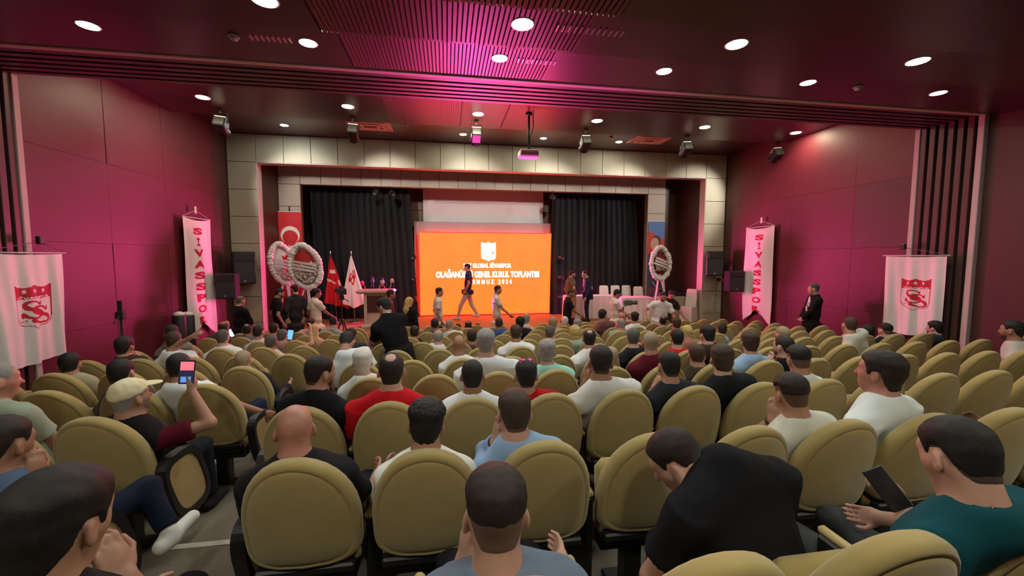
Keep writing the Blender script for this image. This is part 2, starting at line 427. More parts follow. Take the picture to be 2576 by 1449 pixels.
for i, p in enumerate([(665, 0), (1315, 60), (1855, 110), (2307, 155)]):
    q = onZ(*p, CZ+2.02); downlight((q[0], 3.68, CZ+2.02-.001), .09, L_COOL if i < 3 else L_MIX, 'round bright downlight in the lower ceiling step over the rear seats', 'downlights of the lower ceiling step')
for i, p in enumerate([(510, 245), (875, 268), (1203, 287), (1502, 304), (1773, 320), (2020, 335)]):
    q = onZ(*p, C_D); downlight((min(q[0], XR-.42), q[1], C_D-.001), .11, L_WARM, 'warm yellow downlight in the ceiling beyond the slatted beam', 'warm downlights beyond the beam')
for i, p in enumerate([(715, 315), (950, 325), (1165, 338), (1367, 348), (1557, 357)]):
    q = onZ(*p, C_E); downlight((q[0], q[1], C_E-.001), .085, L_COOL if i == 0 else L_MIX, 'small downlight in the ceiling right above the cream tiled arch', 'small downlights above the arch')
# more downlights of the same grid stand behind the camera
for x in (-3.4, -1.4, .68, 2.75, 4.83, 6.9):
    downlight((x, .2, CZ+1.22-.001), .085, L_MIX, 'round downlight in the lowest ceiling step above the last seat rows', 'downlights at the back of the hall')
# air diffusers
M_VENT = mat('vent_paint', (.55, .40, .40), .6, var=.03)
for x0, x1, lab in ((-2.33, -1.30, 'square pale ceiling air vent half hidden by a hanging stage spotlight'), (5.03, 6.02, 'square pale ceiling air vent with stepped rings beside the small downlight')):
    e = empty('air_vent', ((x0+x1)/2, 10.73, C_E), 0, lab, 'vent')
    hx, hy = (x1-x0)/2, .38
    for q, s_ in enumerate((1, .72, .44)):
        def fr(b, s_=s_, q=q):
            a, c = hx*s_, hy*s_; t = .07
            z0, z1 = -.02-.012*q, -.001
            b.box(-a, a, -c, -c+t, z0, z1); b.box(-a, a, c-t, c, z0, z1); b.box(-a, -a+t, -c+t, c-t, z0, z1); b.box(a-t, a, -c+t, c-t, z0, z1)
        one('vent_ring', fr, M_VENT, e)
    one('vent_plate', lambda b: b.box(-hx, hx, -hy, hy, -.004, -.001), M_VENT, e)
M_DET = mat('detector_white', (.5, .42, .42), .5, var=.02)
for (px, py, z, lab) in ((588, 90, CZ+2.3, 'small round smoke detector near slot diffuser on the dark ceiling'), (2158, 218, CZ+2.3, 'small round smoke detector between two downlights on the dark ceiling'), (1022, 312, C_E, 'smoke detector at the ceiling step beside the fluted panel'), (1537, 345, C_E, 'smoke detector at the ceiling beside the ringed air vent')):
    q = onZ(px, py, z)
    e = empty('smoke_detector', q, 0, lab, 'smoke detector')
    one('detector_base', lambda b: b.lathe([(.055, 0), (.055, -.015), (.045, -.018)], 16), M_DET, e, True)
    one('detector_head', lambda b: b.lathe([(.04, -.018), (.036, -.04), (.02, -.048), (0, -.05)], 16), M_DET, e, True)
# large round fitting at the upper edge of the view
q = onZ(2205, 2, CZ+2.02)
e = empty('ceiling_speaker', (q[0], q[1]-.05, CZ+2.02), 0, 'pale round ceiling loudspeaker grille in the dark ceiling', 'speaker')
one('rim', lambda b: b.lathe([(.12, 0), (.12, -.012), (.105, -.018), (.10, -.01)], 24), M_DET, e, True)
one('grille', lambda b: b.lathe([(.10, -.008), (.05, -.02), (0, -.024)], 24), mat('grille', (.35, .30, .30), .6, var=.3, vscale=300), e, True)

# stage spotlights hung from the ceiling (seen from behind)
M_LENS = mat('fresnel_lens', (.5, .5, .45), .15, var=.1)
M_LITFIN = mat('lit_vent_fins', (.80, .78, .68), .4, var=.3, vscale=30)  # pale colour paints the downlight falling on the fin tops
SPOTL = []
for i, (px, py) in enumerate([(555, 303), (888, 322), (1198, 330), (1473, 350), (1727, 365), (1960, 380)]):
    q = onZ(px, py, CZ+2.78)
    x = min(q[0], XR-.2)
    labs = ['black stage spotlight hanging in the ceiling corner at the wall behind the tall banner', 'black stage spotlight hanging in front of the air vent', 'black stage spotlight hanging on a ladder bracket before the purple glow', 'black stage spotlight hanging between projector and ringed air vent', 'black stage spotlight hanging over the end of the tiled arch', 'black stage spotlight hanging alone against the burgundy wall']
    e = empty('stage_spotlight', (x, q[1], C_D), 0, labs[i], 'spotlight', 'spotlights in front of the stage')
    top = -.08
    one('bracket', lambda b: (b.box(-.015, .015, -.015, .015, top-.0, 0), b.tube([(-.13, 0, top-.20), (-.13, 0, top), (.13, 0, top), (.13, 0, top-.20)], .010, 6), b.box(-.05, .05, -.05, .05, -.02, 0)), M_BLACK, e)
    tilt = Matrix.Rotation(R(-28), 4, 'X') @ Matrix.Rotation(R((1.3-x)*1.5), 4, 'Z')
    bd = one('housing', lambda b: (b.bbox(-.11, .11, -.15, .12, -.11, .11, .02), b.lathe([(.10, .12), (.12, .2), (.11, .2), (.09, .13)], 16, axis='y')), M_BLACK, e)
    bd.location = (0, 0, top-.24); bd.rotation_euler = tilt.to_euler()
    ln = one('lens', lambda b: b.lathe([(0, .145), (.06, .14), (.095, .125)], 16, axis='y'), M_LENS, bd, True)
    def fins(b):
        for q_ in range(6): b.bbox(-.10, .10, -.13+.04*q_, -.105+.04*q_, .10, .135, .004)
    one('cooling_fins', fins, M_LITFIN, bd)
    ld = bpy.data.lights.new('spot', 'SPOT'); ld.energy = 300; ld.color = (1, .93, .84); ld.spot_size = R(62); ld.spot_blend = .7; ld.shadow_soft_size = .08
    lo = bpy.data.objects.new('spot_lamp', ld); COL.objects.link(lo); lo.parent = e
    lo.location = (0, .22, top-.30); d_ = Vector(((1.4-x)*.25, 14.0-q[1], CZ+.75-(C_D+top-.3)))
    lo.rotation_mode = 'QUATERNION'; lo.rotation_quaternion = d_.to_track_quat('-Z', 'Y')
# projector
q = onY(1330, 386, 8.7)
e = empty('projector', (q[0], 8.7, C_D), 0, 'white ceiling projector on a dark pole above the tiled arch', 'projector')
zp = q[2]-C_D
one('pole', lambda b: b.tube([(0, 0, 0), (0, 0, zp+.06)], .022, 10), M_BLACK, e, True)
one('cable', lambda b: b.tube([(.09, 0, 0), (.10, .01, zp*.35), (.03, .02, zp*.6), (.05, .03, zp+.07)], .010, 6), M_BLACK, e, True)
one('ceiling_plate', lambda b: b.lathe([(.07, 0), (.07, -.03), (.03, -.05)], 14), M_BLACK, e, True)
bd = one('housing', lambda b: b.bbox(-.21, .21, -.14, .16, zp-.09, zp+.06, .025), mat('projector_white', (.68, .64, .63), .45, var=.02), e)
one('rear_panel', lambda b: b.bbox(-.19, .19, -.146, -.138, zp-.07, zp+.0, .004), mat('projector_ports', (.5, .3, .4), .5, var=.2, vscale=20), e)
one('lens', lambda b: b.lathe([(.05, .15), (.055, .19), (.04, .19), (.03, .17)], 14, c=(.06, 0, zp-.02), axis='y'), M_BLACK, e, True)
# ================================================================== SEATING
def back_mesh():
    N = 36; H = .57
    def outline(i):
        a = 2*PI*i/N; c, s_ = math.cos(a), math.sin(a)
        if s_ >= 0:
            n = 2.05; x = .252*math.copysign(abs(c)**(2/n), c); z = .21+.36*abs(s_)**(2/n)
        else:
            n = 5.0; x = .252*math.copysign(abs(c)**(2/n), c)*(1-.10*(abs(s_))**3); z = .21-.21*abs(s_)**(2/n)
        return x, z
    prof = [(.20, .050), (.11, .056), (.05, .054), (.018, .044), (.004, .028), (0, .010), (0, -.016), (.006, -.032), (.017, -.043), (.030, -.047), (.035, -.042), (.040, -.046), (.06, -.052), (.12, -.058), (.20, -.060)]
    vs_ = []; fs = []
    for inset, y in prof:
        k = 1-inset/.252; kz = 1-inset/.285
        for i in range(N):
            x, z = outline(i); zz_ = .285+(z-.285)*kz
            bow = .05*(x*k/.25)**2                     # the back is slightly dished around the sitter
            vs_.append((x*k, y+bow+.13-.23*zz_, .48+zz_*1.0))
    for l in range(len(prof)-1):
        for i in range(N):
            j = (i+1) % N; fs.append((l*N+i, l*N+j, (l+1)*N+j, (l+1)*N+i))
    for l, fl in ((0, 1), (len(prof)-1, -1)):
        vs_.append(tuple(np.mean([vs_[l*N+i] for i in range(N)], 0))); c = len(vs_)-1
        for i in range(N):
            t = (l*N+(i+1) % N, l*N+i, c); fs.append(t if fl > 0 else t[::-1])
    b = MB(); b.add(vs_, fs); return b.mesh('backrest', M_SEAT, True)
BACK = back_mesh()
def pan_mesh(up):
    b = MB()
    b.bbox(-.225, .225, 0, .40, -.05, .05, .04)
    me = b.mesh('seat', M_SEAT, True)
    me.transform(Matrix.Translation((0, .20 if up else .17, .42 if up else .45)) @ Matrix.Rotation(R(84 if up else 4), 4, 'X'))
    return me
PAN_UP, PAN_DN = pan_mesh(True), pan_mesh(False)
b = MB(); b.bbox(-.018, .018, .16, .54, .12, .655, .012); b.bbox(-.020, .020, .22, .46, .02, .14, .01); b.bbox(-.020, .020, .21, .52, 0, .03, .01)
SIDE = b.mesh('side_frame', M_BLACK)
b = MB(); b.bbox(-.020, .020, .15, .54, .655, .69, .012); ARM = b.mesh('armrest', M_TAN, True)
b = MB(); b.bbox(-.20, .20, .20, .30, .32, .42, .01); b.bbox(-.05, .05, .22, .32, .03, .34, .01); b.bbox(-.10, .10, .21, .44, 0, .03, .008)
LEG = b.mesh('pedestal', M_BLACK)
b = MB(); b.bbox(-.215, .215, .10, .16, .44, .485, .01); b.bbox(-.19, .19, .13, .24, .40, .44, .01); TRAY = b.mesh('lower_shell', M_BLACK)
def end_panel():
    """aisle panel: black rounded frame with a tan insert"""
    n = 28; out = []
    for i in range(n):
        a = 2*PI*i/n; c, s_ = math.cos(a), math.sin(a)
        out.append((.20*math.copysign(abs(c)**.62, c), .25*math.copysign(abs(s_)**.62, s_)))
    def ring(b, k0, k1, x0, x1):
        vs_ = []
        for x in (x0, x1):
            for k in (k0, k1): vs_ += [(x, .36+p[0]*k-.08*(p[1]/.25), .44+p[1]*k) for p in out]
        f = []
        for i in range(n):
            j = (i+1) % n
            f += [(i, j, n+j, n+i), (2*n+j, 2*n+i, 3*n+i, 3*n+j), (i, 2*n+i, 2*n+j, j), (n+j, 3*n+j, 3*n+i, n+i)]
        b.add(vs_, f)
    b = MB(); ring(b, 1.0, .80, -.03, .03); fr = b.mesh('end_frame', M_BLACK)
    b = MB()
    for x, fl in ((-.018, 1), (.018, -1)):
        vs_ = [(x, .36+p[0]*.82-.08*(p[1]/.25), .44+p[1]*.82) for p in out]
        b.add(vs_, [tuple(range(n)) if fl > 0 else tuple(range(n))[::-1]])
    return fr, b.mesh('end_insert', M_TANF)
ENDF, ENDI = end_panel()
SEATS = {}
def chair(k, x, occupied, end=0):
    rowt = ORD[11-k]
    if occupied:
        w_ = occupied.replace('person ', '').replace('seated ', '').split()[:9]
        while w_[-1] in ('with', 'in', 'and', 'the', 'a', 'of', 'to', 'on', 'at', 'from', 'by', 'white', 'black', 'one', 'very', 'row'): w_.pop()
        lab, grp = 'olive upholstered chair of the person '+' '.join(w_).rstrip(','), 'occupied auditorium chairs'
    elif end in (1, -1): lab, grp = 'empty olive aisle chair, framed tan end panel, %s row from stage, %s seat block' % (rowt, 'narrow' if end == 1 else 'wide'), 'aisle end chairs'
    else: lab, grp = 'empty olive upholstered chair, %s row from stage, %s seat block' % (rowt, 'narrow' if x < -1.5 else 'wide'), 'empty chairs of the %s row' % rowt
    e = empty('auditorium_chair', (x, rowY(k), rowZ(k)), 0, lab, 'chair', grp)
    link('backrest', BACK, e); link('seat', PAN_DN if occupied else PAN_UP, e); link('pedestal', LEG, e); link('lower_shell', TRAY, e)
    if end != -1:
        link('side_frame', SIDE, e, (-.275, 0, 0)); link('armrest', ARM, e, (-.275, 0, 0))
    if end == 2: link('side_frame', SIDE, e, (.275, 0, 0)); link('armrest', ARM, e, (.275, 0, 0))
    if end in (1, -1):
        s_ = .285 if end == 1 else -.285
        link('end_frame', ENDF, e, (s_, 0, 0)); link('end_insert', ENDI, e, (s_, 0, 0))
    return e
def seat_xs(k):
    rx = [(.17 if k % 2 == 0 else .45)+.55*n for n in range(-2, 14)]
    lx = [(-2.08 if k % 2 == 0 else -1.95)-.55*n for n in range(0, 6)]
    return [x for x in rx if x < 7.75], [x for x in lx if x > -4.45]
def all_seats():
    for k in range(0, 11):
        rx, lx = seat_xs(k)
        for x in rx+lx:
            SEATS[(k, round(x, 2))] = False
all_seats()
def nearest_seat(k, x):
    return min([s_ for s_ in SEATS if s_[0] == k], key=lambda s_: abs(s_[1]-x))
def build_seats():
    for (k, x), occ in SEATS.items():
        if k == 0 and x < -1.2: continue                # out of view behind the camera's field
        rx, lx = seat_xs(k)
        end = 1 if abs(x-lx[0]) < .02 else (-1 if abs(x-rx[0]) < .02 else (2 if abs(x-rx[-1]) < .02 else 0))
        chair(k, x, occ, end)
# ================================================================== STAGE
def cloth_grid(name, w_, h, du, fn, maskfn, mats, parent=None, thick=0.0):
    """hanging cloth in local coords: x across 0..w, z down from 0; fn(u, v) -> (dx, dy, dz)"""
    nu, nv = int(w_/du)+1, int(h/du)+1
    U = np.linspace(0, w_, nu); V = np.linspace(0, h, nv)
    gu, gv = np.meshgrid(U, V, indexing='ij')
    dx, dy, dz = fn(gu, gv)
    P = np.stack([gu+dx, dy, -gv+dz], -1).reshape(-1, 3)
    uc, vc = (U[:-1]+U[1:])/2, (V[:-1]+V[1:])/2
    idx = np.arange(nu*nv).reshape(nu, nv)
    F = np.stack([idx[:-1, :-1], idx[:-1, 1:], idx[1:, 1:], idx[1:, :-1]], -1).reshape(-1, 4)
    mi = maskfn(uc, vc).reshape(-1) if maskfn else None
    if mi is not None:
        keep = mi >= 0; F = F[keep]; mi = mi[keep]
    me = np_mesh(name, P, F, mats, mi)
    return link(name, me, parent)

# emblem: shield with scalloped red top, three stars, club name and two interlaced letters S (unit square, v down)
EMB_S1 = [(.64, .37, .5), (.62, .44, 1.0), (.52, .385, .75), (.36, .365, .9), (.24, .41, 1.5), (.25, .49, 1.9), (.38, .545, 1.7), (.56, .58, 1.6), (.67, .645, 1.5), (.63, .715, 1.1), (.47, .745, .9), (.30, .715, 1.1), (.20, .65, 1.8), (.185, .71, .9)]
EMB_S2 = [(.815, .50, .5), (.79, .575, 1.2), (.68, .505, .8), (.50, .50, 1.2), (.39, .54, 1.5), (.42, .605, 1.7), (.55, .65, 1.4), (.70, .68, 1.3), (.84, .735, 1.9), (.885, .80, 1.7), (.80, .86, 1.0), (.62, .865, .8), (.47, .825, 1.2), (.37, .795, 1.7)]
SHIELD_TOP = [(0, .0), (.13, .048), (.28, .058), (.41, .034), (.487, -.005), (.565, .034), (.72, .062), (.88, .048), (1, 0)]
SHIELD = SHIELD_TOP+[(1.0, .75), (.985, .83), (.92, .90), (.77, .935), (.61, .925), (.487, 1.0), (.35, .915), (.20, .895), (.10, .865), (.03, .81), (0, .74)]
TXT_CLUB = fit_text('SİVASSPOR', .06, .94, .235, .31, bold=.02)
TXT_YEAR = fit_text('1967', .09, .27, .775, .82, bold=.02)
def emblem_mask(U, V):
    gx, gy = np.meshgrid(U, V, indexing='ij')
    red = np.zeros(gx.shape, bool)
    top = np.interp(gx, [p[0] for p in SHIELD_TOP], [p[1] for p in SHIELD_TOP])
    red |= (gx >= 0) & (gx <= 1) & (gy > top) & (gy < .317)
    inside = inpoly(gx, gy, SHIELD)
    inner = inpoly((gx-.5)/.955+.5, (gy-.45)/.962+.45, SHIELD)
    red |= inside & ~inner
    for c in (.24, .487, .735): red &= ~inpoly(gx, gy, star_poly(c, .137, .07, rot=-PI/2))
    v, t = TXT_CLUB; v = v.copy(); v[:, 1] = .545-v[:, 1]
    mk = np.zeros(gx.shape, bool); raster(mk, U, V, v, t); red &= ~mk
    red |= stroke(gx, gy, EMB_S1, .052) | stroke(gx, gy, EMB_S2, .052)
    v, t = TXT_YEAR; v = v.copy(); v[:, 1] = 1.595-v[:, 1]
    mk = np.zeros(gx.shape, bool); raster(mk, U, V, v, t); red |= mk
    return red

# big club flags hanging from the portal posts
def club_flag(x, sgn, seed, label):
    r_ = random.Random(seed)
    ph = [r_.random()*6 for _ in range(4)]
    e = empty('club_flag', (x, 6.39, CZ+.02), 0, label, 'flag')
    W, H = 1.0, 1.46
    def fn(u, v):
        s_ = .2+.8*v/H
        dy = .028*np.sin(u*17+ph[0]+.5*v)*s_ + .018*np.sin(u*31+ph[1]-1.5*v)*s_ + .025*np.sin(3*u+2*v+ph[2])*s_
        dz = -.035*np.sin(u*PI/W)*(1-v/H)*.4 - .03*v/H*np.sin(u*PI/W+ph[3]*.2)
        return np.zeros_like(u), dy, dz
    def mk(U, V):
        m = emblem_mask((U-.30)/.50, (V-.40)/.60)
        return m.astype(int)
    o = cloth_grid('flag_cloth', W, H, .0085, fn, mk, [M_SATIN, M_REDP], e)
    # local x runs so that the print reads correctly from inside the hall
    o.rotation_euler = (0, 0, R(90) if sgn < 0 else R(-90)); o.location = (0, -W/2 if sgn < 0 else W/2, 0)
    rod = one('rod', lambda b: b.tube([(0, -.56, .012), (0, .56, .012)], .012, 8), mat('rod_pale', (.55, .45, .48), .4, var=.05), e, True)
    one('cord', lambda b: b.tube([(0, -.54, .02), (sgn*.02, .21, .17), (0, .54, .02)], .005, 5), mat('cord_grey', (.2, .1, .12), .7), e)
    one('hook', lambda b: b.bbox(-.03, .03, .16, .26, .13, .24, .01), M_BLACK, e)
    return e
club_flag(XL+.16, -1, 3, 'white club flag with red shield emblem on the slatted post beside the tripod')
club_flag(XR-.16, 1, 11, 'white club flag with red shield emblem behind the person in grey suit jacket')

# tall vertical banners with the club name, swallow-tailed
def tall_banner(x, sgn, seed, label):
    r_ = random.Random(seed); ph = [r_.random()*6 for _ in range(3)]
    e = empty('vertical_banner', (x, 10.35, CZ+.84), 0, label, 'banner')
    W, H = 1.06, 2.70
    def fn(u, v):
        s_ = .15+.85*v/H
        dy = .03*np.sin(u*9+ph[0]+1.4*v)*s_+.02*np.sin(u*16-2.2*v+ph[1])*s_
        dz = -.05*np.sin(u*PI/W)*np.exp(-v*3)
        return np.zeros_like(u), dy, dz
    gl = []
    for i, ch in enumerate('SİVASSPOR'):
        c = .27+.255*i; hw = .165 if ch not in 'İ' else .055
        v, t = fit_text(ch, W/2-hw, W/2+hw, -c-.085, -c+(.085 if ch != 'İ' else .115), bold=.06)
        gl.append((np.stack([v[:, 0], -v[:, 1]], -1), t))
    def mk(U, V):
        m = np.zeros((len(U), len(V)), bool)
        for v, t in gl: raster(m, U, V, v, t)
        m = m.astype(int)
        gx, gy = np.meshgrid(U, V, indexing='ij')
        m[(gy > H-.36+.36*np.abs(gx-W/2)/(W/2)*1.05)] = -1
        return m
    o = cloth_grid('banner_cloth', W, H, .013, fn, mk, [M_SATIN, M_REDP], e)
    o.rotation_euler = (0, 0, R(90) if sgn < 0 else R(-90)); o.location = (0, -W/2 if sgn < 0 else W/2, 0)
    one('rod', lambda b: b.tube([(0, -.53, .0), (0, .53, .0)], .010, 6), M_WHITE, e, True)
    one('cord', lambda b: b.tube([(0, -.52, .01), (0, -.05, .17), (0, .52, .01)], .004, 5), M_WHITE, e)
    one('tape', lambda b: b.bbox(-.01, .01, -.08, -.02, .10, .26, .004), M_WHITE, e)
    return e
tall_banner(XL+.10, -1, 5, 'tall white banner with red letters hanging beside the dark wall loudspeakers and black bins')
tall_banner(XR-.10, 1, 9, 'tall white banner with red letters next to the standing person with lanyard badge')

# curtains
def curtain(name, x0t, x1t, x0b, x1b, y, z0, z1, n, label):
    e = empty(name, ((x0t+x1t)/2, y, z0), 0, label, 'curtain')
    nu, nv = n*8, 14
    V = []
    r_ = random.Random(n)
    amp = [.05+.05*r_.random() for _ in range(n+2)]
    for j in range(nv+1):
        t = j/nv; z = z1+(z0-z1)*t
        a, b_ = x0t+(x0b-x0t)*t, x1t+(x1b-x1t)*t
        for i in range(nu+1):
            u = i/nu; A = amp[int(u*n)]
            V.append((a+(b_-a)*u-(x0t+x1t)/2, A*math.sin(u*n*2*PI+.6*math.sin(3*t+u*9)), z-z0))
    F = [(j*(nu+1)+i, (j+1)*(nu+1)+i, (j+1)*(nu+1)+i+1, j*(nu+1)+i+1) for j in range(nv) for i in range(nu)]
    b = MB(); b.add(V, F); b.obj('drape', M_CURT, e, True)
    one('rail', lambda b: b.box(x0t-(x0t+x1t)/2, x1t-(x0t+x1t)/2, -.02, .02, z1-z0, z1-z0+.05), M_BLACK, e)
a = onY(757, 470, 14.2)[0]; a2 = onY(1030, 490, 14.2)[0]; a3 = onY(1053, 800, 14.2)[0]
curtain('stage_curtain', a-.25, a2, a-.25, a3, 14.2, STAGE, CZ+2.55, 17, 'black pleated stage curtain behind the flag poles and lectern')
a = onY(1392, 490, 14.2)[0]; a2 = onY(1600, 500, 14.2)[0]; a3 = onY(1612, 790, 14.2)[0]; a0 = onY(1384, 700, 14.2)[0]
curtain('stage_curtain', a, a2, a0, a3, 14.25, STAGE, CZ+2.55, 15, 'black pleated stage curtain behind the tables with white cloths')

# LED wall
LY = 14.4; s12 = 1.2
lx0, lx1, lz0, lz1 = -.771*s12, 3.233*s12, CZ-1.72*s12, CZ+.693*s12
e = empty('led_wall', ((lx0+lx1)/2, LY, STAGE), 0, 'large glowing orange LED wall with white shield and meeting title', 'screen')
cx = (lx0+lx1)/2; hw = (lx1-lx0)/2
M_LED = mat('led_orange', (.02, .01, .01), .6)
nt = M_LED.node_tree; bs = nt.nodes['Principled BSDF']
tc = nt.nodes.new('ShaderNodeTexCoord'); nz = nt.nodes.new('ShaderNodeTexNoise'); nz.inputs['Scale'].default_value = 1.6; nz.inputs['Detail'].default_value = 5
cr = nt.nodes.new('ShaderNodeMix'); cr.data_type = 'RGBA'
nt.links.new(tc.outputs['Object'], nz.inputs['Vector']); nt.links.new(nz.outputs[0], cr.inputs['Factor'])
cr.inputs['A'].default_value = (1.0, .034, .0052, 1); cr.inputs['B'].default_value = (1.0, .055, .0036, 1)
nt.links.new(cr.outputs['Result'], bs.inputs['Emission Color']); bs.inputs['Emission Strength'].default_value = 5.5
M_LEDW = mat('led_white', (.8, .8, .8), .5, emit=(1, 1, 1), estr=2.2)
M_LEDR = mat('led_edge_red', (.2, .0, .01), .5, emit=(1, .01, .03), estr=1.6)
one('led_panel', lambda b: b.box(-hw+.02, hw-.02, -.03, .06, lz0-STAGE+.02, lz1-STAGE-.02), M_LED, e)
def edge(b):
    z0, z1 = lz0-STAGE, lz1-STAGE
    b.box(-hw, -hw+.025, -.035, .07, z0, z1); b.box(hw-.025, hw, -.035, .07, z0, z1); b.box(-hw+.025, hw-.025, -.035, .07, z1-.025, z1); b.box(-hw+.025, hw-.025, -.035, .07, z0, z0+.025)
one('led_edge', edge, M_LEDR, e)
one('led_stand', lambda b: (b.box(-hw, hw, .07, .35, 0, .08), b.box(-hw, hw, -.02, .07, 0, lz0-STAGE)), M_BLACK, e)
def led_shape(name, v, t):
    b = MB(); b.add([(p[0], -.036, p[1]) for p in v], [tuple(q) for q in t]); return b.obj(name, M_LEDW, e)
def pxl(x, y):
    q = onY(x, y, LY-.03); return q[0]-cx, q[2]-STAGE
def led_text(txt, x0, x1, y0, y1, bold, sp=1.0):
    a, c = pxl(x0, y1), pxl(x1, y0)
    led_shape('led_letters', *fit_text(txt, a[0], c[0], a[1], c[1], bold=bold, spacing=sp))
led_text('NET GLOBAL SİVASSPOR', 1166, 1286, 659, 674, .045)
led_text('OLAĞANÜSTÜ GENEL KURUL TOPLANTISI', 1097, 1356, 677, 699, .045)
led_text('TEMMUZ 2024', 1178, 1287, 702.5, 715, .04, 1.7)
a, c = pxl(1210.5, 657.5), pxl(1247, 609)
sh = [(a[0]+(c[0]-a[0])*p[0], c[1]+(a[1]-c[1])*p[1]) for p in SHIELD]
b = MB(); n = len(sh); m_ = (sum(p[0] for p in sh)/n, sum(p[1] for p in sh)/n)
b.add([(p[0], -.036, p[1]) for p in sh]+[(m_[0], -.036, m_[1])], [(i, (i+1) % n, n) for i in range(n)]); b.obj('led_shield', M_LEDW, e)
one('shield_mark', lambda b: (b.box(*(sorted((pxl(1216, 0)[0], pxl(1217.5, 0)[0]))), -.04, -.037, pxl(0, 643)[1], pxl(0, 629)[1]), b.box(*(sorted((pxl(1237, 0)[0], pxl(1242, 0)[0]))), -.04, -.037, pxl(0, 634)[1], pxl(0, 628)[1])), M_LED, e)

# grey frame cloth behind the LED wall and roll-up projection screen above
q0, q1 = onY(1041, 557, 14.75), onY(1386, 563, 14.75)
e = empty('backdrop', ((q0[0]+q1[0])/2, 14.75, STAGE), 0, 'grey cloth backdrop frame standing behind the LED wall', 'backdrop')
hw2 = (q1[0]-q0[0])/2
one('backdrop_cloth', lambda b: b.bbox(-hw2, hw2, -.02, .02, 0, q0[2]-STAGE, .01), M_GREY, e)
one('backdrop_frame', lambda b: [b.box(x-.02, x+.02, .02, .06, 0, q0[2]-STAGE) for x in (-hw2+.03, 0, hw2-.03)], M_METAL, e)
q0, q1 = onY(1065, 560, 14.9), onY(1366, 560, 14.9)
e = empty('projection_screen', ((q0[0]+q1[0])/2, 14.9, CZ+2.62), 0, 'white roll-up projection screen hanging above the LED wall', 'screen')
W = q1[0]-q0[0]; H = CZ+2.62-q0[2]
def fnS(u, v):
    k = np.clip(v/H, 0, 1)
    dy = .05*np.sin((u-W/2)*6-np.sign(u-W/2)*v*5)*k*np.clip(np.abs(u-W/2)/W*2.2-.2, 0, 1)
    return np.zeros_like(u), dy, np.zeros_like(u)
o = cloth_grid('screen_cloth', W, H, .03, fnS, None, [mat('screen_white', (.60, .59, .60), .8, var=.02)], e); o.location = (-W/2, 0, 0)
one('screen_bar', lambda b: b.tube([(-W/2-.02, 0, -H), (W/2+.02, 0, -H)], .025, 10), M_WHITE, e, True)
one('screen_case', lambda b: b.bbox(-W/2-.08, W/2+.08, -.07, .07, 0, .14, .02), M_WHITE, e)
one('screen_border', lambda b: b.box(-W/2, W/2, -.015, -.01, -H*.52, -.02), mat('screen_band', (.55, .48, .50), .8, var=.03), e)

# national flag hanging on the inner arch
e = empty('hanging_flag', (-4.64, YI-.10, CZ+1.32), 0, 'long red flag with white crescent and star hanging on the tiled arch', 'flag')
W, H = .70, 3.0
def fnF(u, v): return np.zeros_like(u), .012*np.sin(u*14+v*1.2)*(.2+v/H), np.zeros_like(u)
def mkF(U, V):
    gx, gy = np.meshgrid(U, V, indexing='ij')
    m = (np.hypot(gx-.36, gy-.70) < .27) & ~(np.hypot(gx-.36, gy-.765) < .215)
    m |= inpoly(gx, gy, star_poly(.36, 1.08, .115, rot=PI/2))
    return m.astype(int)
o = cloth_grid('flag_cloth', W, H, .012, fnF, mkF, [M_RED, M_WHITE], e); o.location = (-W/2, 0, 0)
one('rod', lambda b: b.tube([(-W/2, 0, 0), (W/2, 0, 0)], .01, 6), M_WHITE, e)
one('tie', lambda b: b.box(-.01, .01, .0, .05, 0, .16), M_BLACK, e)
# portrait banner on the other side: generic figure in dark suit, flat print
e = empty('portrait_banner', (7.20, YI-.08, CZ+1.22), 0, 'printed cloth banner with a suited figure on red and blue ground', 'banner')
W, H = .60, 2.85
M_PB = mat('print_blue', (.075, .16, .38), .7, var=.08, vscale=5); M_PR = mat('print_orange_red', (.42, .035, .015), .7, var=.08, vscale=5)
M_PS = mat('print_skin', (.42, .26, .20), .7, var=.1); M_PH = mat('print_hair', (.05, .03, .025), .7); M_PN = mat('print_navy', (.025, .04, .06), .7); M_PM = mat('print_mauve', (.13, .05, .07), .7)
def mkP(U, V):
    gx, gy = np.meshgrid(U, V, indexing='ij')
    m = np.ones(gx.shape, int); m[gy < .33+.30*(gx/W)] = 0
    m[gy > 1.15] = 4; m[gy > 2.3] = 5
    m[inpoly(gx, gy, [(0, 1.15), (.12, 1.06), (.25, 1.2), (.42, 1.02), (.6, 1.15), (.6, 2.3), (0, 2.3)])] = 4
    m[inpoly(gx, gy, [(.20, 1.0), (.40, .98), (.36, 1.3), (.28, 1.5), (.20, 1.25)])] = 6
    m[(np.hypot((gx-.30)/.17, (gy-.72)/.24) < 1)] = 3
    m[(np.hypot((gx-.25)/.15, (gy-.78)/.22) < 1)] = 2
    m[inpoly(gx, gy, [(.2, .9), (.42, .85), (.42, 1.08), (.2, 1.08)])] = 2
    return m
o = cloth_grid('banner_cloth', W, H, .012, fnF, mkP, [M_PB, M_PR, M_PS, M_PH, M_PN, M_PM, M_WHITE], e); o.location = (-W/2, 0, 0)
one('rod', lambda b: b.tube([(-W/2, 0, 0), (W/2, 0, 0)], .01, 6), M_WHITE, e)

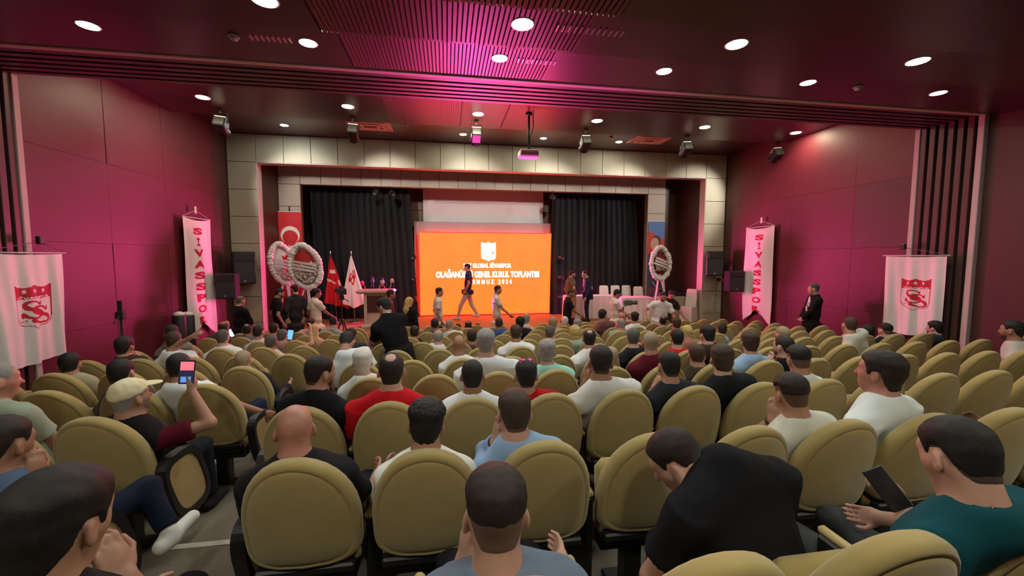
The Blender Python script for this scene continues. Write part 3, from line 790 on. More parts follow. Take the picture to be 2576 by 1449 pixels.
# indoor flags on poles
def pole_flag(px, basepx, y, kind, label):
    q = onY(px, 630, y); top = q[2]
    e = empty('pole_flag', (onY(basepx, 790, y)[0], y, STAGE), 0, label, 'flag')
    Ht = top-STAGE; tilt = (q[0]-e.location.x)
    one('pole', lambda b: b.tube([(0, 0, .03), (tilt, 0, Ht-.12)], .014, 8), M_METAL, e, True)
    one('finial', lambda b: b.lathe([(0, Ht), (.02, Ht-.05), (.028, Ht-.09), (.015, Ht-.12), (.02, Ht-.14)], 10, c=(tilt, 0, 0)), M_METAL, e, True)
    one('base', lambda b: b.lathe([(.17, 0), (.17, .015), (.05, .04), (.02, .08)], 20), M_METAL, e, True)
    # drape: a cone of gathered cloth, widening downwards
    nu, nv = 40, 40; V = []; F = []; mi = []
    H0, H1 = Ht-.16, .62
    for j in range(nv+1):
        t = j/nv; z = H0+(H1-H0)*t; wd = .02+.36*t**1.05; cx_ = tilt*(z/Ht)+(.05*t if kind == 'red' else .02*t)
        for i in range(nu+1):
            u = i/nu*2-1; zz_ = z-(.16*(1-abs(u))*t**3 if kind != 'red' else .10*(u+1)*t**3)
            V.append((cx_+u*wd, -.05-.07*math.cos(u*PI*2.5)*(.2+t)*.8, zz_))
    for j in range(nv):
        for i in range(nu):
            F.append((j*(nu+1)+i, j*(nu+1)+i+1, (j+1)*(nu+1)+i+1, (j+1)*(nu+1)+i))
            u = (i+.5)/nu*2-1; t = (j+.5)/nv; k = 0
            if kind == 'red':
                if .31 < t < .38 and -.6 < u < .6: k = 1
                if abs(t-.56-.06*u) < .018+.02*(u > .5) and u < .2: k = 1
                if (u-.72)**2*.5+(t-.56)**2*6 < .02: k = 1
            else:
                a_, c_ = u+.1, (t-.47)
                if abs(math.hypot(a_*.9, (c_-.03*math.sin(a_*9))*4.2)-.34) < .10 or abs(c_+a_*.08) < .022 and abs(a_) < .32 or (.26 < t-.05 < .40 and .1 < u < .75 and (i+j) % 5 < 3): k = 1
            mi.append(k)
    me = np_mesh('cloth', np.array(V), np.array(F), [M_RED, M_WHITE] if kind == 'red' else [M_WHITE, M_REDP], np.array(mi))
    link('cloth', me, e)
    if kind != 'red':
        one('fringe', lambda b: b.tube([V[nv*(nu+1)+i] for i in range(nu+1)], .012, 5), mat('gold_fringe', (.45, .30, .06), .5, var=.2), e)
pole_flag(831, 848, 13.6, 'red', 'red flag with white crescent furled on a pole before the black curtain')
pole_flag(883, 892, 13.4, 'white', 'white club flag with red monogram furled on a pole before the black curtain')

# flower wreaths on stands
M_FLW = mat('white_blossom', (.70, .70, .68), .8, var=.12, vscale=60); M_FLR = mat('red_blossom', (.42, .012, .010), .7, var=.5, vscale=70)
M_FLD = mat('dark_red_blossom', (.16, .006, .010), .7, var=.4, vscale=60); M_PAPER = mat('pale_ruffle', (.48, .44, .42), .8, var=.15, vscale=25)
M_RIB = mat('ribbon_white', (.66, .63, .64), .6, var=.04)
def wreath(x, y, zf, zc, w_, h, tilt, redm, halves, label, rz=0.0, redf=lambda u, v: True):
    e = empty('flower_wreath', (x, y, zf), rz, label, 'wreath', 'flower wreaths on stands')
    zc -= zf; n = 38
    def edge_pt(a, k=1.0):
        r_ = 1-.28*max(0, math.sin(a))**2
        return (w_/2*k*math.cos(a)*r_, h/2*k*math.sin(a))
    rot = lambda p: (p[0]*math.cos(tilt)-p[1]*math.sin(tilt), p[0]*math.sin(tilt)+p[1]*math.cos(tilt))
    def dome(k, d, cols=None):
        V = [(0, -d, zc)]; F = []
        for l in range(1, 7):
            for i in range(n):
                a = 2*PI*i/n; p = rot(edge_pt(a, k*l/6)); V.append((p[0], -d*math.cos(l/6*PI/2)+rnd.random()*.012, zc+p[1]))
        for i in range(n): F.append((0, 1+(i+1) % n, 1+i))
        for l in range(5):
            for i in range(n):
                j = (i+1) % n; F.append((1+l*n+i, 1+l*n+j, 1+(l+1)*n+j, 1+(l+1)*n+i))
        b = MB(); b.add(V, F); return b
    dome(1.0, .04).obj('backing', M_PAPER, e, True)
    bd_ = dome(.84, .11); mi_ = []
    for f_ in bd_.f:
        cx_, cz_ = [sum(bd_.v[i][q] for i in f_)/len(f_) for q in (0, 2)]
        px_, pz_ = cx_*math.cos(-tilt)-(cz_-zc)*math.sin(-tilt), cx_*math.sin(-tilt)+(cz_-zc)*math.cos(-tilt)
        mi_.append(1 if redf(px_/w_*2, pz_/h*2) else 0)
    bd_.mi = mi_; bd_.obj('flower_bed', [M_FLW, redm], e, True)
    ball = MB(); ball.lathe([(0, -.055), (.045, -.04), (.06, 0), (.045, .04), (0, .055)], 7, axis='y'); bme = ball.mesh('blossom', M_FLW, True)
    nb = 40
    for i in range(nb):
        a = 2*PI*i/nb; p = rot(edge_pt(a, 1.0)); o = link('blossom', bme, e, (p[0], -.04, zc+p[1])); o.scale = [1.1+.5*rnd.random()]*3
        o.rotation_euler = (rnd.random(), rnd.random(), rnd.random())
    # ruffled white half
    V = []; b = MB()
    for i in range(90):
        a = rnd.random()*2*PI; k = .78*math.sqrt(rnd.random()); p = edge_pt(a, k)
        if halves[0] < p[1]/h*2 < halves[1] and not redf(p[0]/w_*2, p[1]/h*2):
            p = rot(p); s_ = .035+.02*rnd.random()
            b.lathe([(0, -s_*1.1), (s_*.8, -s_*.6), (s_, 0), (s_*.6, s_*.5)], 6, c=(p[0], -.10, zc+p[1]), axis='y')
    b.obj('ruffles', M_PAPER, e, True)
    def ribbons(b):
        for q in range(3):
            z = .10-.085*q; c, s_ = math.cos(tilt-.35), math.sin(tilt-.35); t = .028
            pts = [(-w_*.40, z), (w_*.42, z-.03)]
            vs_ = []
            for k in range(9):
                u = k/8; xx = pts[0][0]+(pts[1][0]-pts[0][0])*u; yb = -.125-.06*math.sin(u*PI); zz_ = pts[0][1]+(pts[1][1]-pts[0][1])*u
                for dz in (-t, t): vs_.append((xx*c-(zz_+dz)*s_, yb, zc+xx*s_+(zz_+dz)*c))
            b.add(vs_, [(2*k, 2*k+2, 2*k+3, 2*k+1) for k in range(8)])
    one('ribbon', ribbons, M_RIB, e)
    zb = zc-h/2
    one('stand_leg', lambda b: b.tube([(0, 0, zb+.2), (-.32, -.22, .0)], .016, 6), M_WHITE, e)
    one('stand_leg', lambda b: b.tube([(0, 0, zb+.2), (.32, -.22, .0)], .016, 6), M_WHITE, e)
    one('stand_leg', lambda b: b.tube([(0, .04, zb+.2), (0, .42, .0)], .016, 6), M_WHITE, e)
    one('ribbon_tail', lambda b: b.add([(.03, -.10, zb+.06), (.10, -.10, zb+.06), (.15, -.12, zb-.5), (.12, -.14, zb-.9), (.06, -.12, zb-.4)], [(0, 1, 2, 3, 4)]), M_RIB, e)
q = onY(712, 664, 11.9); wreath(q[0], 11.9, STAGE, q[2], .60, 1.10, R(14), M_FLR, (-2, -.1), 'white and red flower wreath with ribbon half behind another wreath', R(35), lambda u, v: u > .0 and abs(v+.05) < .42)
q = onY(769, 670, 11.6); wreath(q[0], 11.6, STAGE, q[2], .74, 1.14, R(12), M_FLR, (-2, .25), 'big white flower wreath with orange-red blossoms on top and three ribbons', 0.0, lambda u, v: v > .12)
q = onY(1660, 662, 11.75); wreath(q[0], 11.75, STAGE, q[2], .60, .98, R(2), M_FLD, (-.5, .1), 'dark red flower wreath with white blossom rim before the portrait banner', 0.0, lambda u, v: v > .1 or abs(u) > .5 or v < -.45)

# lectern with microphones
e = empty('lectern', (onY(952, 815, 12.5)[0], 12.5, STAGE), 0, 'cream lectern with dark front panel and cluster of microphones', 'lectern')
M_CREAM = mat('cream_paint', (.50, .42, .34), .5, var=.08)
one('body', lambda b: (b.bbox(-.36, -.27, -.25, .25, .05, 1.0, .02), b.bbox(.27, .36, -.25, .25, .05, 1.0, .02), b.bbox(-.28, .28, -.2, .24, .05, 1.0, .02)), M_CREAM, e)
one('front_panel', lambda b: b.bbox(-.27, .27, -.235, -.19, .45, .93, .01), M_WOOD, e)
one('base', lambda b: b.bbox(-.44, .44, -.34, .32, 0, .10, .03), M_CREAM, e)
one('top', lambda b: b.bbox(-.56, .50, -.34, .34, 1.0, 1.10, .045), mat('tan_top', (.42, .33, .22), .5, var=.1), e)
mc = [((.7, .05, .1), .05), ((.05, .1, .25), .05), ((.02, .02, .03), .04), ((.6, .55, .55), .055), ((.02, .02, .02), .035), ((.5, .03, .04), .04), ((.55, .45, .3), .05)]
for i, (c_, r_) in enumerate(mc):
    x = -.32+.11*i; h = 1.30+.14*((i*37) % 5)/5; lean = -.10+.06*((i*13) % 5)
    one('microphone', lambda b: (b.tube([(x, 0, 1.09), (x+lean*.5, -.03, (1.09+h)/2), (x+lean, -.08, h)], .010, 6), b.lathe([(0, h-.07), (r_, h-.04), (r_, h+.04), (0, h+.07)], 10, c=(x+lean, -.08, 0))), mat('mic%d' % i, c_, .6), e, True)

# tables with white skirts and chairs in white covers
def skirt_table(x, y, w_, d, rz, label):
    e = empty('skirted_table', (x, y, STAGE), rz, label, 'table', 'tables with white skirts')
    one('top', lambda b: b.bbox(-w_/2, w_/2, -d/2, d/2, .74, .77, .01), M_WHITE, e)
    per = []
    n = 26
    for (x0, y0, x1, y1) in ((-w_/2, -d/2, w_/2, -d/2), (w_/2, -d/2, w_/2, d/2), (w_/2, d/2, -w_/2, d/2), (-w_/2, d/2, -w_/2, -d/2)):
        L = math.hypot(x1-x0, y1-y0); k = max(8, int(L/.035))
        for i in range(k): per.append((x0+(x1-x0)*i/k, y0+(y1-y0)*i/k, (y1-y0)/L, -(x1-x0)/L))
    V = []; m_ = len(per)
    for j in range(5):
        t = j/4
        for i, (px, py, nx, ny) in enumerate(per):
            a = .028*math.sin(i*1.05)*(.2+.8*t)+.03*t; V.append((px+nx*a, py+ny*a, .755*(1-t)+.01*t))
    F = [(j*m_+i, (j+1)*m_+i, (j+1)*m_+(i+1) % m_, j*m_+(i+1) % m_) for j in range(4) for i in range(m_)]
    b = MB(); b.add(V, F); b.obj('skirt', M_WHITE, e, True)
    for sx in (-1, 1):
        for sy in (-1, 1): one('leg', lambda b: b.tube([(sx*(w_/2-.06), sy*(d/2-.06), 0), (sx*(w_/2-.06), sy*(d/2-.06), .74)], .02, 6), M_METAL, e)
tq = onY(1520, 790, 13.2)
skirt_table(onY(1482, 790, 13.3)[0], 13.3, 1.7, .5, 0, 'long table with pleated white skirt behind the person with camera gimbal')
skirt_table(onY(1594, 790, 12.58)[0], 12.58, 1.05, .6, R(-4), 'short table with white skirt next to the bearded person in white polo')
M_COVER = mat('chair_cover', (.62, .60, .52), .85, var=.04, vscale=8)
def cover_chair(x, y, rz, label):
    e = empty('covered_chair', (x, y, STAGE), rz, label, 'chair', 'chairs in white covers'); e.scale = (.78, .85, 1.0)
    def bk(b):
        V = []; n = 8
        for j, (z, w_, yy, t) in enumerate(((.02, .25, .26, .05), (.42, .235, .22, .05), (.47, .225, .20, .05), (.80, .22, .24, .04), (1.0, .205, .27, .035), (1.04, .17, .275, .02))):
            V += [(-w_, yy-t, z), (w_, yy-t, z), (w_, yy+t, z), (-w_, yy+t, z)]
        F = [(0, 3, 2, 1)]+[(j*4+i, j*4+(i+1) % 4, (j+1)*4+(i+1) % 4, (j+1)*4+i) for j in range(5) for i in range(4)]+[(20, 21, 22, 23)]
        b.add(V, F)
    one('back_cover', bk, M_COVER, e)
    one('seat_cover', lambda b: (b.bbox(-.23, .23, -.24, .2, .43, .49, .02), b.add([(-.23, -.24, .46), (.23, -.24, .46), (.23, .2, .46), (-.23, .2, .46), (-.26, -.27, .02), (.26, -.27, .02), (.26, .2, .02), (-.26, .2, .02)], [(0, 4, 5, 1), (1, 5, 6, 2), (2, 6, 7, 3), (3, 7, 4, 0)])), M_COVER, e)
for (px, y, rz) in ((1524, 13.84, 0), (1553, 13.84, 0), (1582, 13.84, R(4)), (1613, 13.22, R(4))):
    cover_chair(onY(px, 740, y)[0], y, rz, 'chair in white fabric cover standing behind the skirted tables')
q = onY(1733, 770, 12.55); cover_chair(7.70, 12.05, R(-55), 'chair in white fabric cover standing alone beside the side wall of the stage')
# folded equipment case behind the bearded person
q = onY(1684, 745, 12.6)
e = empty('equipment_desk', (q[0], 12.6, STAGE), 0, 'grey skirted desk with dark mixing equipment and cables on top', 'desk')
one('desk_skirt', lambda b: b.bbox(-.45, .45, -.25, .25, 0, .78, .03), mat('desk_cloth', (.34, .32, .25), .9, var=.1, vscale=6), e)
one('mixer', lambda b: (b.bbox(-.45, .5, -.2, .3, .78, .90, .02), b.bbox(-.45, .2, -.15, .25, .90, .98, .02)), M_BLACK, e)
one('strut', lambda b: (b.tube([(-.62, 0, 1.25), (-.35, 0, .93), (.62, 0, .86)], .02, 6), b.tube([(-.5, -.1, .92), (.65, -.1, .80)], .018, 6)), mat('alu_grey', (.4, .36, .36), .4, metal=.5), e)

# wall loudspeakers
def speaker(p, w_, d, h, rz, label, arm=.12):
    e = empty('loudspeaker', p, rz, label, 'speaker')
    one('cabinet', lambda b: b.bbox(-w_/2, w_/2, -d/2, d/2, -h/2, h/2, .02), M_BLACK, e)
    one('grille', lambda b: b.bbox(-w_/2+.03, w_/2-.03, -d/2-.012, -d/2+.004, -h/2+.04, h*.16, .008), mat('speaker_grille', (.025, .025, .03), .6, var=.4, vscale=200), e)
    one('horn', lambda b: b.bbox(-w_/2+.05, w_/2-.05, -d/2-.010, -d/2+.004, h*.22, h/2-.04, .01), mat('speaker_horn', (.02, .016, .02), .4), e)
    one('bracket', lambda b: b.bbox(-.04, .04, d/2-.01, d/2+arm, -.05, .05, .01), M_BLACK, e)
    one('badge', lambda b: b.bbox(-.02, .02, -d/2-.016, -d/2-.01, -h/2+.06, -h/2+.10, .002), M_METAL, e)
speaker((-5.20, 11.62, CZ-.31), .50, .38, .84, R(28), 'black loudspeaker fixed to the tiled pillar above another one beside the red flag')
speaker((-5.28, 10.95, CZ-.74), .42, .36, .62, R(8), 'smaller black loudspeaker on the pillar over the balding person in suit', .86)
speaker((8.25, 11.62, CZ-.21), .50, .38, .76, R(-30), 'black loudspeaker fixed to the tiled pillar near the portrait banner')
speaker((8.46, 10.98, CZ-.72), .44, .36, .62, R(-10), 'smaller black loudspeaker mounted beside the pillar near the tall banner', .84)

# tripods and bins by the left wall
def tripod(p, h, rz, label, cam_=False):
    e = empty('tripod', p, rz, label, 'tripod')
    hub = h*.62
    for i in range(3):
        a = 2*PI*i/3+.4; one('leg', lambda b: b.tube([(.03*math.cos(a), .03*math.sin(a), hub), (.42*math.cos(a), .42*math.sin(a), 0)], .018, 6, r2=.012), M_BLACK, e)
    one('centre_column', lambda b: b.tube([(0, 0, hub-.1), (0, 0, h-.12)], .018, 8), M_BLACK, e)
    one('head', lambda b: (b.bbox(-.05, .05, -.06, .06, h-.14, h-.02, .015), b.tube([(0, -.03, h-.08), (.05, -.30, h-.16)], .010, 6)), M_BLACK, e)
    one('leg_lock', lambda b: b.lathe([(.05, hub-.04), (.055, hub), (.04, hub+.04)], 10), M_BLACK, e)
    if cam_:
        one('camera_body', lambda b: (b.bbox(-.08, .08, -.16, .16, h, h+.15, .02), b.lathe([(.05, .16), (.06, .32), (.05, .32)], 12, c=(0, 0, h+.08), axis='y'), b.bbox(-.02, .02, -.1, .12, h+.15, h+.20, .01)), M_BLACK, e)
        one('viewfinder', lambda b: b.bbox(-.14, -.08, -.26, -.08, h+.08, h+.14, .01), M_BLACK, e)
    else:
        one('phone_clamp', lambda b: b.bbox(-.03, .03, -.02, .02, h-.03, h+.14, .01), M_BLACK, e)
q = onZ(345, 905, rowZ(5)+0.0); q = onY(338, 780, 6.9)
tripod((q[0]-.22, 6.95, rowZ(6)), q[2]-rowZ(6)-.0, .2, 'bare black tripod standing at the burgundy wall between flag and tall banner')
q = onY(850, 735, 10.85); tripod((q[0]+.1, 10.8, 0), q[2]-.05, .6, 'video camera tripod in front of the stage beside the person in white polo', True)
for i, (px, y) in enumerate(((450, 9.05), (471, 9.5))):
    q = onY(px, 788, y)
    e = empty('litter_bin', (q[0], y, rowZ(9)), 0, 'slim black bin with white top at the wall beside the tall banner', 'bin', 'slim black bins')
    hh = q[2]-rowZ(9)
    one('bin_body', lambda b: b.lathe([(.11, 0), (.12, .02), (.12, hh-.06), (.11, hh-.04)], 16), M_BLACK, e, True)
    one('bin_lid', lambda b: b.lathe([(.10, hh-.045), (.09, hh), (.04, hh+.03), (0, hh+.035)], 16), M_WHITE, e, True)

# small light fixtures whose added pink beams stand in for LED wall light
def wash(p, target, power, col, size, blend, label, rad=.05, heads=(0,)):
    e = empty('added_wash_light', p, 0, label, 'stage light')
    d = (Vector(target)-Vector(p)).normalized()
    rot = d.to_track_quat('-Z', 'Y')
    h = one('housing', lambda b: b.lathe([(.03, .14), (.075, .10), (.085, .0), (.085, -.05), (.075, -.05), (.07, .0)], 14), M_BLACK, e, True)
    h.rotation_mode = 'QUATERNION'; h.rotation_quaternion = rot
    zs = STAGE-p[2]; k = one('yoke' if p[2] > STAGE+2 else 'stand', lambda b: b.tube([(0, 0, .0), (0, 0, .2)] if p[2] > STAGE+2 else [(0, .03, 0), (0, .03, zs)], .012, 6), M_BLACK, e)
    for dz in heads:
        ld = bpy.data.lights.new('wash', 'SPOT'); ld.energy = power/len(heads); ld.color = col; ld.spot_size = R(size); ld.spot_blend = blend; ld.shadow_soft_size = rad
        lo = bpy.data.objects.new('added_wash_lamp', ld); COL.objects.link(lo); lo.parent = e
        lo.rotation_mode = 'QUATERNION'; lo.rotation_quaternion = rot; lo.location = (0, 0, dz)
        if dz:
            h2 = link('housing', h.data, e, (0, 0, dz)); h2.rotation_mode = 'QUATERNION'; h2.rotation_quaternion = rot
    return e
# ================================================================== PEOPLE
def nrm(a):
    a = np.asarray(a, float); return a/(np.linalg.norm(a)+1e-12)
def rotm(yaw=0, pitch=0, roll=0):
    """degrees; yaw>0 turns to the figure's right, pitch>0 looks down, roll>0 tilts to the right"""
    y, p, r_ = R(-yaw), R(-pitch), R(roll)
    Rz = np.array([[math.cos(y), -math.sin(y), 0], [math.sin(y), math.cos(y), 0], [0, 0, 1]])
    Rx = np.array([[1, 0, 0], [0, math.cos(p), -math.sin(p)], [0, math.sin(p), math.cos(p)]])
    Ry = np.array([[math.cos(r_), 0, math.sin(r_)], [0, 1, 0], [-math.sin(r_), 0, math.cos(r_)]])
    return Rz @ Rx @ Ry
class Sdf:
    def __init__(s): s.p = []
    def cone(s, a, b, r1, r2, k=.03, op='u'):
        s.p.append(('cone', np.array(a, float), np.array(b, float), r1, r2, k, op)); return s
    def flat(s, a, b, r1, r2, k=.02, op='u'):
        s.p.append(('flat', np.array(a, float), np.array(b, float), r1, r2, k, op)); return s
    def ell(s, c, r, rot=None, k=.03, op='u'):
        s.p.append(('ell', np.array(c, float), np.array(r, float), np.eye(3) if rot is None else np.array(rot), None, k, op)); return s
    def ring(s, c, ax, rad, th, h, k=.006, op='u'):
        s.p.append(('ring', np.array(c, float), nrm(ax), rad, (th, h), k, op)); return s
    def cut(s, fn, k=.006):
        s.p.append(('cut', fn, None, None, None, k, 'i')); return s
    def bounds(s):
        lo = np.full(3, 9.); hi = np.full(3, -9.)
        for t, a, b, r1, r2, k, op in s.p:
            if op != 'u': continue
            l, h = s.bb((t, a, b, r1, r2)); lo = np.minimum(lo, l); hi = np.maximum(hi, h)
        return lo, hi
    @staticmethod
    def bb(p):
        t, a, b, r1, r2 = p
        if t in ('cone', 'flat'):
            r_ = max(r1, r2); return np.minimum(a, b)-r_, np.maximum(a, b)+r_
        if t == 'ell':
            e = np.sqrt(((r1*b[None, :])**2).sum(1)); return a-e, a+e
        if t == 'ring':
            m_ = r1+r2[0]+r2[1]; return a-m_, a+m_
    def mesh(s, vox):
        lo, hi = s.bounds(); ex = .035 if any(q[0] == 'off' for q in s.p) else 0.0; lo = lo-3*vox-ex; hi = hi+3*vox+ex
        n = np.ceil((hi-lo)/vox).astype(int)+1
        ax = [lo[i]+vox*np.arange(n[i]) for i in range(3)]
        D = np.full(n, .3, np.float32)
        for t, a, b, r1, r2, k, op in s.p:
            if t == 'cut':
                X, Y, Z = np.meshgrid(*ax, indexing='ij', sparse=True)
                d = a(X, Y, Z); h = np.maximum(k-np.abs(D-d), 0)/k
                D = np.maximum(D, d)+h*h*k*.25; D = D.astype(np.float32); continue
            if t == 'off':
                X, Y, Z = np.meshgrid(*ax, indexing='ij', sparse=True)
                D = (D-a(X, Y, Z)).astype(np.float32); continue
            l, h_ = Sdf.bb((t, a, b, r1, r2)); pad = k+2.5*vox+ex
            i0 = np.maximum(np.floor((l-pad-lo)/vox).astype(int), 0); i1 = np.minimum(np.ceil((h_+pad-lo)/vox).astype(int)+1, n)
            if (i1 <= i0).any(): continue
            sl = tuple(slice(i0[q], i1[q]) for q in range(3))
            X, Y, Z = np.meshgrid(*[ax[q][sl[q]] for q in range(3)], indexing='ij', sparse=True)
            if t in ('cone', 'flat'):
                ba = b-a; L2 = (ba**2).sum()+1e-12
                tt = ((X-a[0])*ba[0]+(Y-a[1])*ba[1]+(Z-a[2])*ba[2])/L2
                tc_ = np.clip(tt, 0, 1) if t == 'cone' else np.clip(tt, -.5, 1.5)
                d = np.sqrt((X-a[0]-tc_*ba[0])**2+(Y-a[1]-tc_*ba[1])**2+(Z-a[2]-tc_*ba[2])**2)-(r1+(r2-r1)*np.clip(tt, 0, 1))
                if t == 'flat': d = np.maximum(d, np.maximum(-tt, tt-1)*math.sqrt(L2))
            elif t == 'ell':
                x, y, z = X-a[0], Y-a[1], Z-a[2]; m_ = r1
                u = x*m_[0, 0]+y*m_[1, 0]+z*m_[2, 0]; v = x*m_[0, 1]+y*m_[1, 1]+z*m_[2, 1]; w_ = x*m_[0, 2]+y*m_[1, 2]+z*m_[2, 2]
                k0 = np.sqrt((u/b[0])**2+(v/b[1])**2+(w_/b[2])**2); k1 = np.sqrt((u/b[0]**2)**2+(v/b[1]**2)**2+(w_/b[2]**2)**2)+1e-9
                d = k0*(k0-1)/k1
            else:
                x, y, z = X-a[0], Y-a[1], Z-a[2]; h0 = x*b[0]+y*b[1]+z*b[2]
                rr = np.sqrt(np.maximum(x*x+y*y+z*z-h0*h0, 0)); d = np.maximum(np.abs(rr-r1)-r2[0], np.abs(h0)-r2[1])
            g = D[sl]; d = np.broadcast_to(d, g.shape)
            if op == 'u':
                hh = np.maximum(k-np.abs(g-d), 0)/k; D[sl] = np.minimum(g, d)-hh*hh*k*.25
            else:
                hh = np.maximum(k-np.abs(g+d), 0)/k; D[sl] = np.maximum(g, -d)+hh*hh*k*.25
        return surface_net(D, lo, vox)
def surface_net(D, lo, vox):
    S = D < 0
    c8 = [S[i:S.shape[0]-1+i, j:S.shape[1]-1+j, q:S.shape[2]-1+q] for i in (0, 1) for j in (0, 1) for q in (0, 1)]
    allv = c8[0].copy(); anyv = c8[0].copy()
    for c in c8[1:]: allv &= c; anyv |= c
    act = anyv & ~allv
    I = np.argwhere(act)
    if len(I) == 0: return np.zeros((0, 3)), np.zeros((0, 4), int)
    vid = np.full(act.shape, -1, np.int32); vid[act] = np.arange(len(I))
    offs = np.array([(i, j, q) for i in (0, 1) for j in (0, 1) for q in (0, 1)])
    val = np.stack([D[I[:, 0]+o[0], I[:, 1]+o[1], I[:, 2]+o[2]] for o in offs], 1)
    acc = np.zeros((len(I), 3)); cnt = np.zeros(len(I))
    for a in range(8):
        for b in range(a+1, 8):
            if abs(offs[a]-offs[b]).sum() != 1: continue
            va, vb = val[:, a], val[:, b]; m_ = (va < 0) != (vb < 0)
            t = np.where(m_, va/np.where(m_, va-vb, 1), 0)
            acc += np.where(m_[:, None], offs[a]+(offs[b]-offs[a])*t[:, None], 0); cnt += m_
    V = lo+vox*(I+acc/cnt[:, None])
    F = []
    for axx in range(3):
        o1, o2 = [(1, 2), (2, 0), (0, 1)][axx]
        sl0 = [slice(None)]*3; sl1 = [slice(None)]*3; sl0[axx] = slice(0, -1); sl1[axx] = slice(1, None)
        ch = S[tuple(sl0)] != S[tuple(sl1)]; inn = S[tuple(sl0)]
        E = np.argwhere(ch)
        E = E[(E[:, o1] > 0) & (E[:, o2] > 0) & (E[:, o1] < S.shape[o1]-1) & (E[:, o2] < S.shape[o2]-1)]
        fl = inn[E[:, 0], E[:, 1], E[:, 2]]
        def idx(d1, d2):
            q = E.copy(); q[:, o1] -= d1; q[:, o2] -= d2; return vid[q[:, 0], q[:, 1], q[:, 2]]
        qd = np.stack([idx(1, 1), idx(0, 1), idx(0, 0), idx(1, 0)], 1)
        qd[~fl] = qd[~fl][:, ::-1]; F.append(qd)
    return V, np.concatenate(F)
def vnormals(V, F):
    n = np.cross(V[F[:, 2]]-V[F[:, 0]], V[F[:, 3]]-V[F[:, 1]]); N = np.zeros_like(V)
    for i in range(4): np.add.at(N, F[:, i], n)
    return N/(np.linalg.norm(N, axis=1)[:, None]+1e-12)
def wob(P, f, s=0.0):
    x, y, z = P[:, 0]*f, P[:, 1]*f, P[:, 2]*f
    return (np.sin(x*1.7+2.1*np.sin(z*.9+s)+s)+np.sin(y*2.3+1.7*np.sin(x*1.1+2*s))+np.sin(z*1.9+1.3*np.sin(y*1.3+s)+s*3))/3

SKIN = [mat('skin_fair', (.50, .275, .205), .5, var=.10, vscale=25), mat('skin_olive', (.40, .205, .135), .5, var=.10, vscale=25), mat('skin_tan', (.30, .145, .085), .5, var=.12, vscale=25), mat('skin_ruddy', (.46, .20, .15), .45, var=.12, vscale=25)]
HAIRC = {'black': (.010, .008, .008), 'dark': (.018, .012, .010), 'brown': (.045, .025, .016), 'grey': (.22, .21, .20), 'darkgrey': (.075, .07, .066), 'white': (.52, .50, .47), 'blond': (.42, .32, .12), 'sandy': (.26, .20, .13), 'red': (.07, .018, .02)}
def hair_mat(c):
    return mat('hair_'+c, tuple(q*.75 for q in HAIRC[c]), .58, var=.4, vscale=90, stretch=(1, 1, .3), bump=.3, bscale=420, spec=.3, col2=tuple(min(1, q*1.6+.004) for q in HAIRC[c]))
def stub_mat(c, si, w=.5):
    a, b = HAIRC[c], SKIN[si].node_tree.nodes['Principled BSDF'].inputs['Base Color'].default_value
    return mat('stubble_%s_%d_%d' % (c, si, int(w*10)), tuple(a[i]*w+b[i]*(1-w)*.5 for i in range(3)), .7, var=.25, vscale=300)
def cloth_mat(c):
    nm = 'cloth_%02x%02x%02x' % tuple(int(q) for q in c)
    return mat(nm, srgb(*c), .9, var=.06, vscale=10, bump=.15, bscale=600, spec=.2)
M_EYE = mat('eye_white', (.36, .32, .29), .25); M_IRIS = mat('eye_dark', (.012, .008, .006), .15); M_LIP = mat('lips', (.32, .10, .085), .5, var=.1)

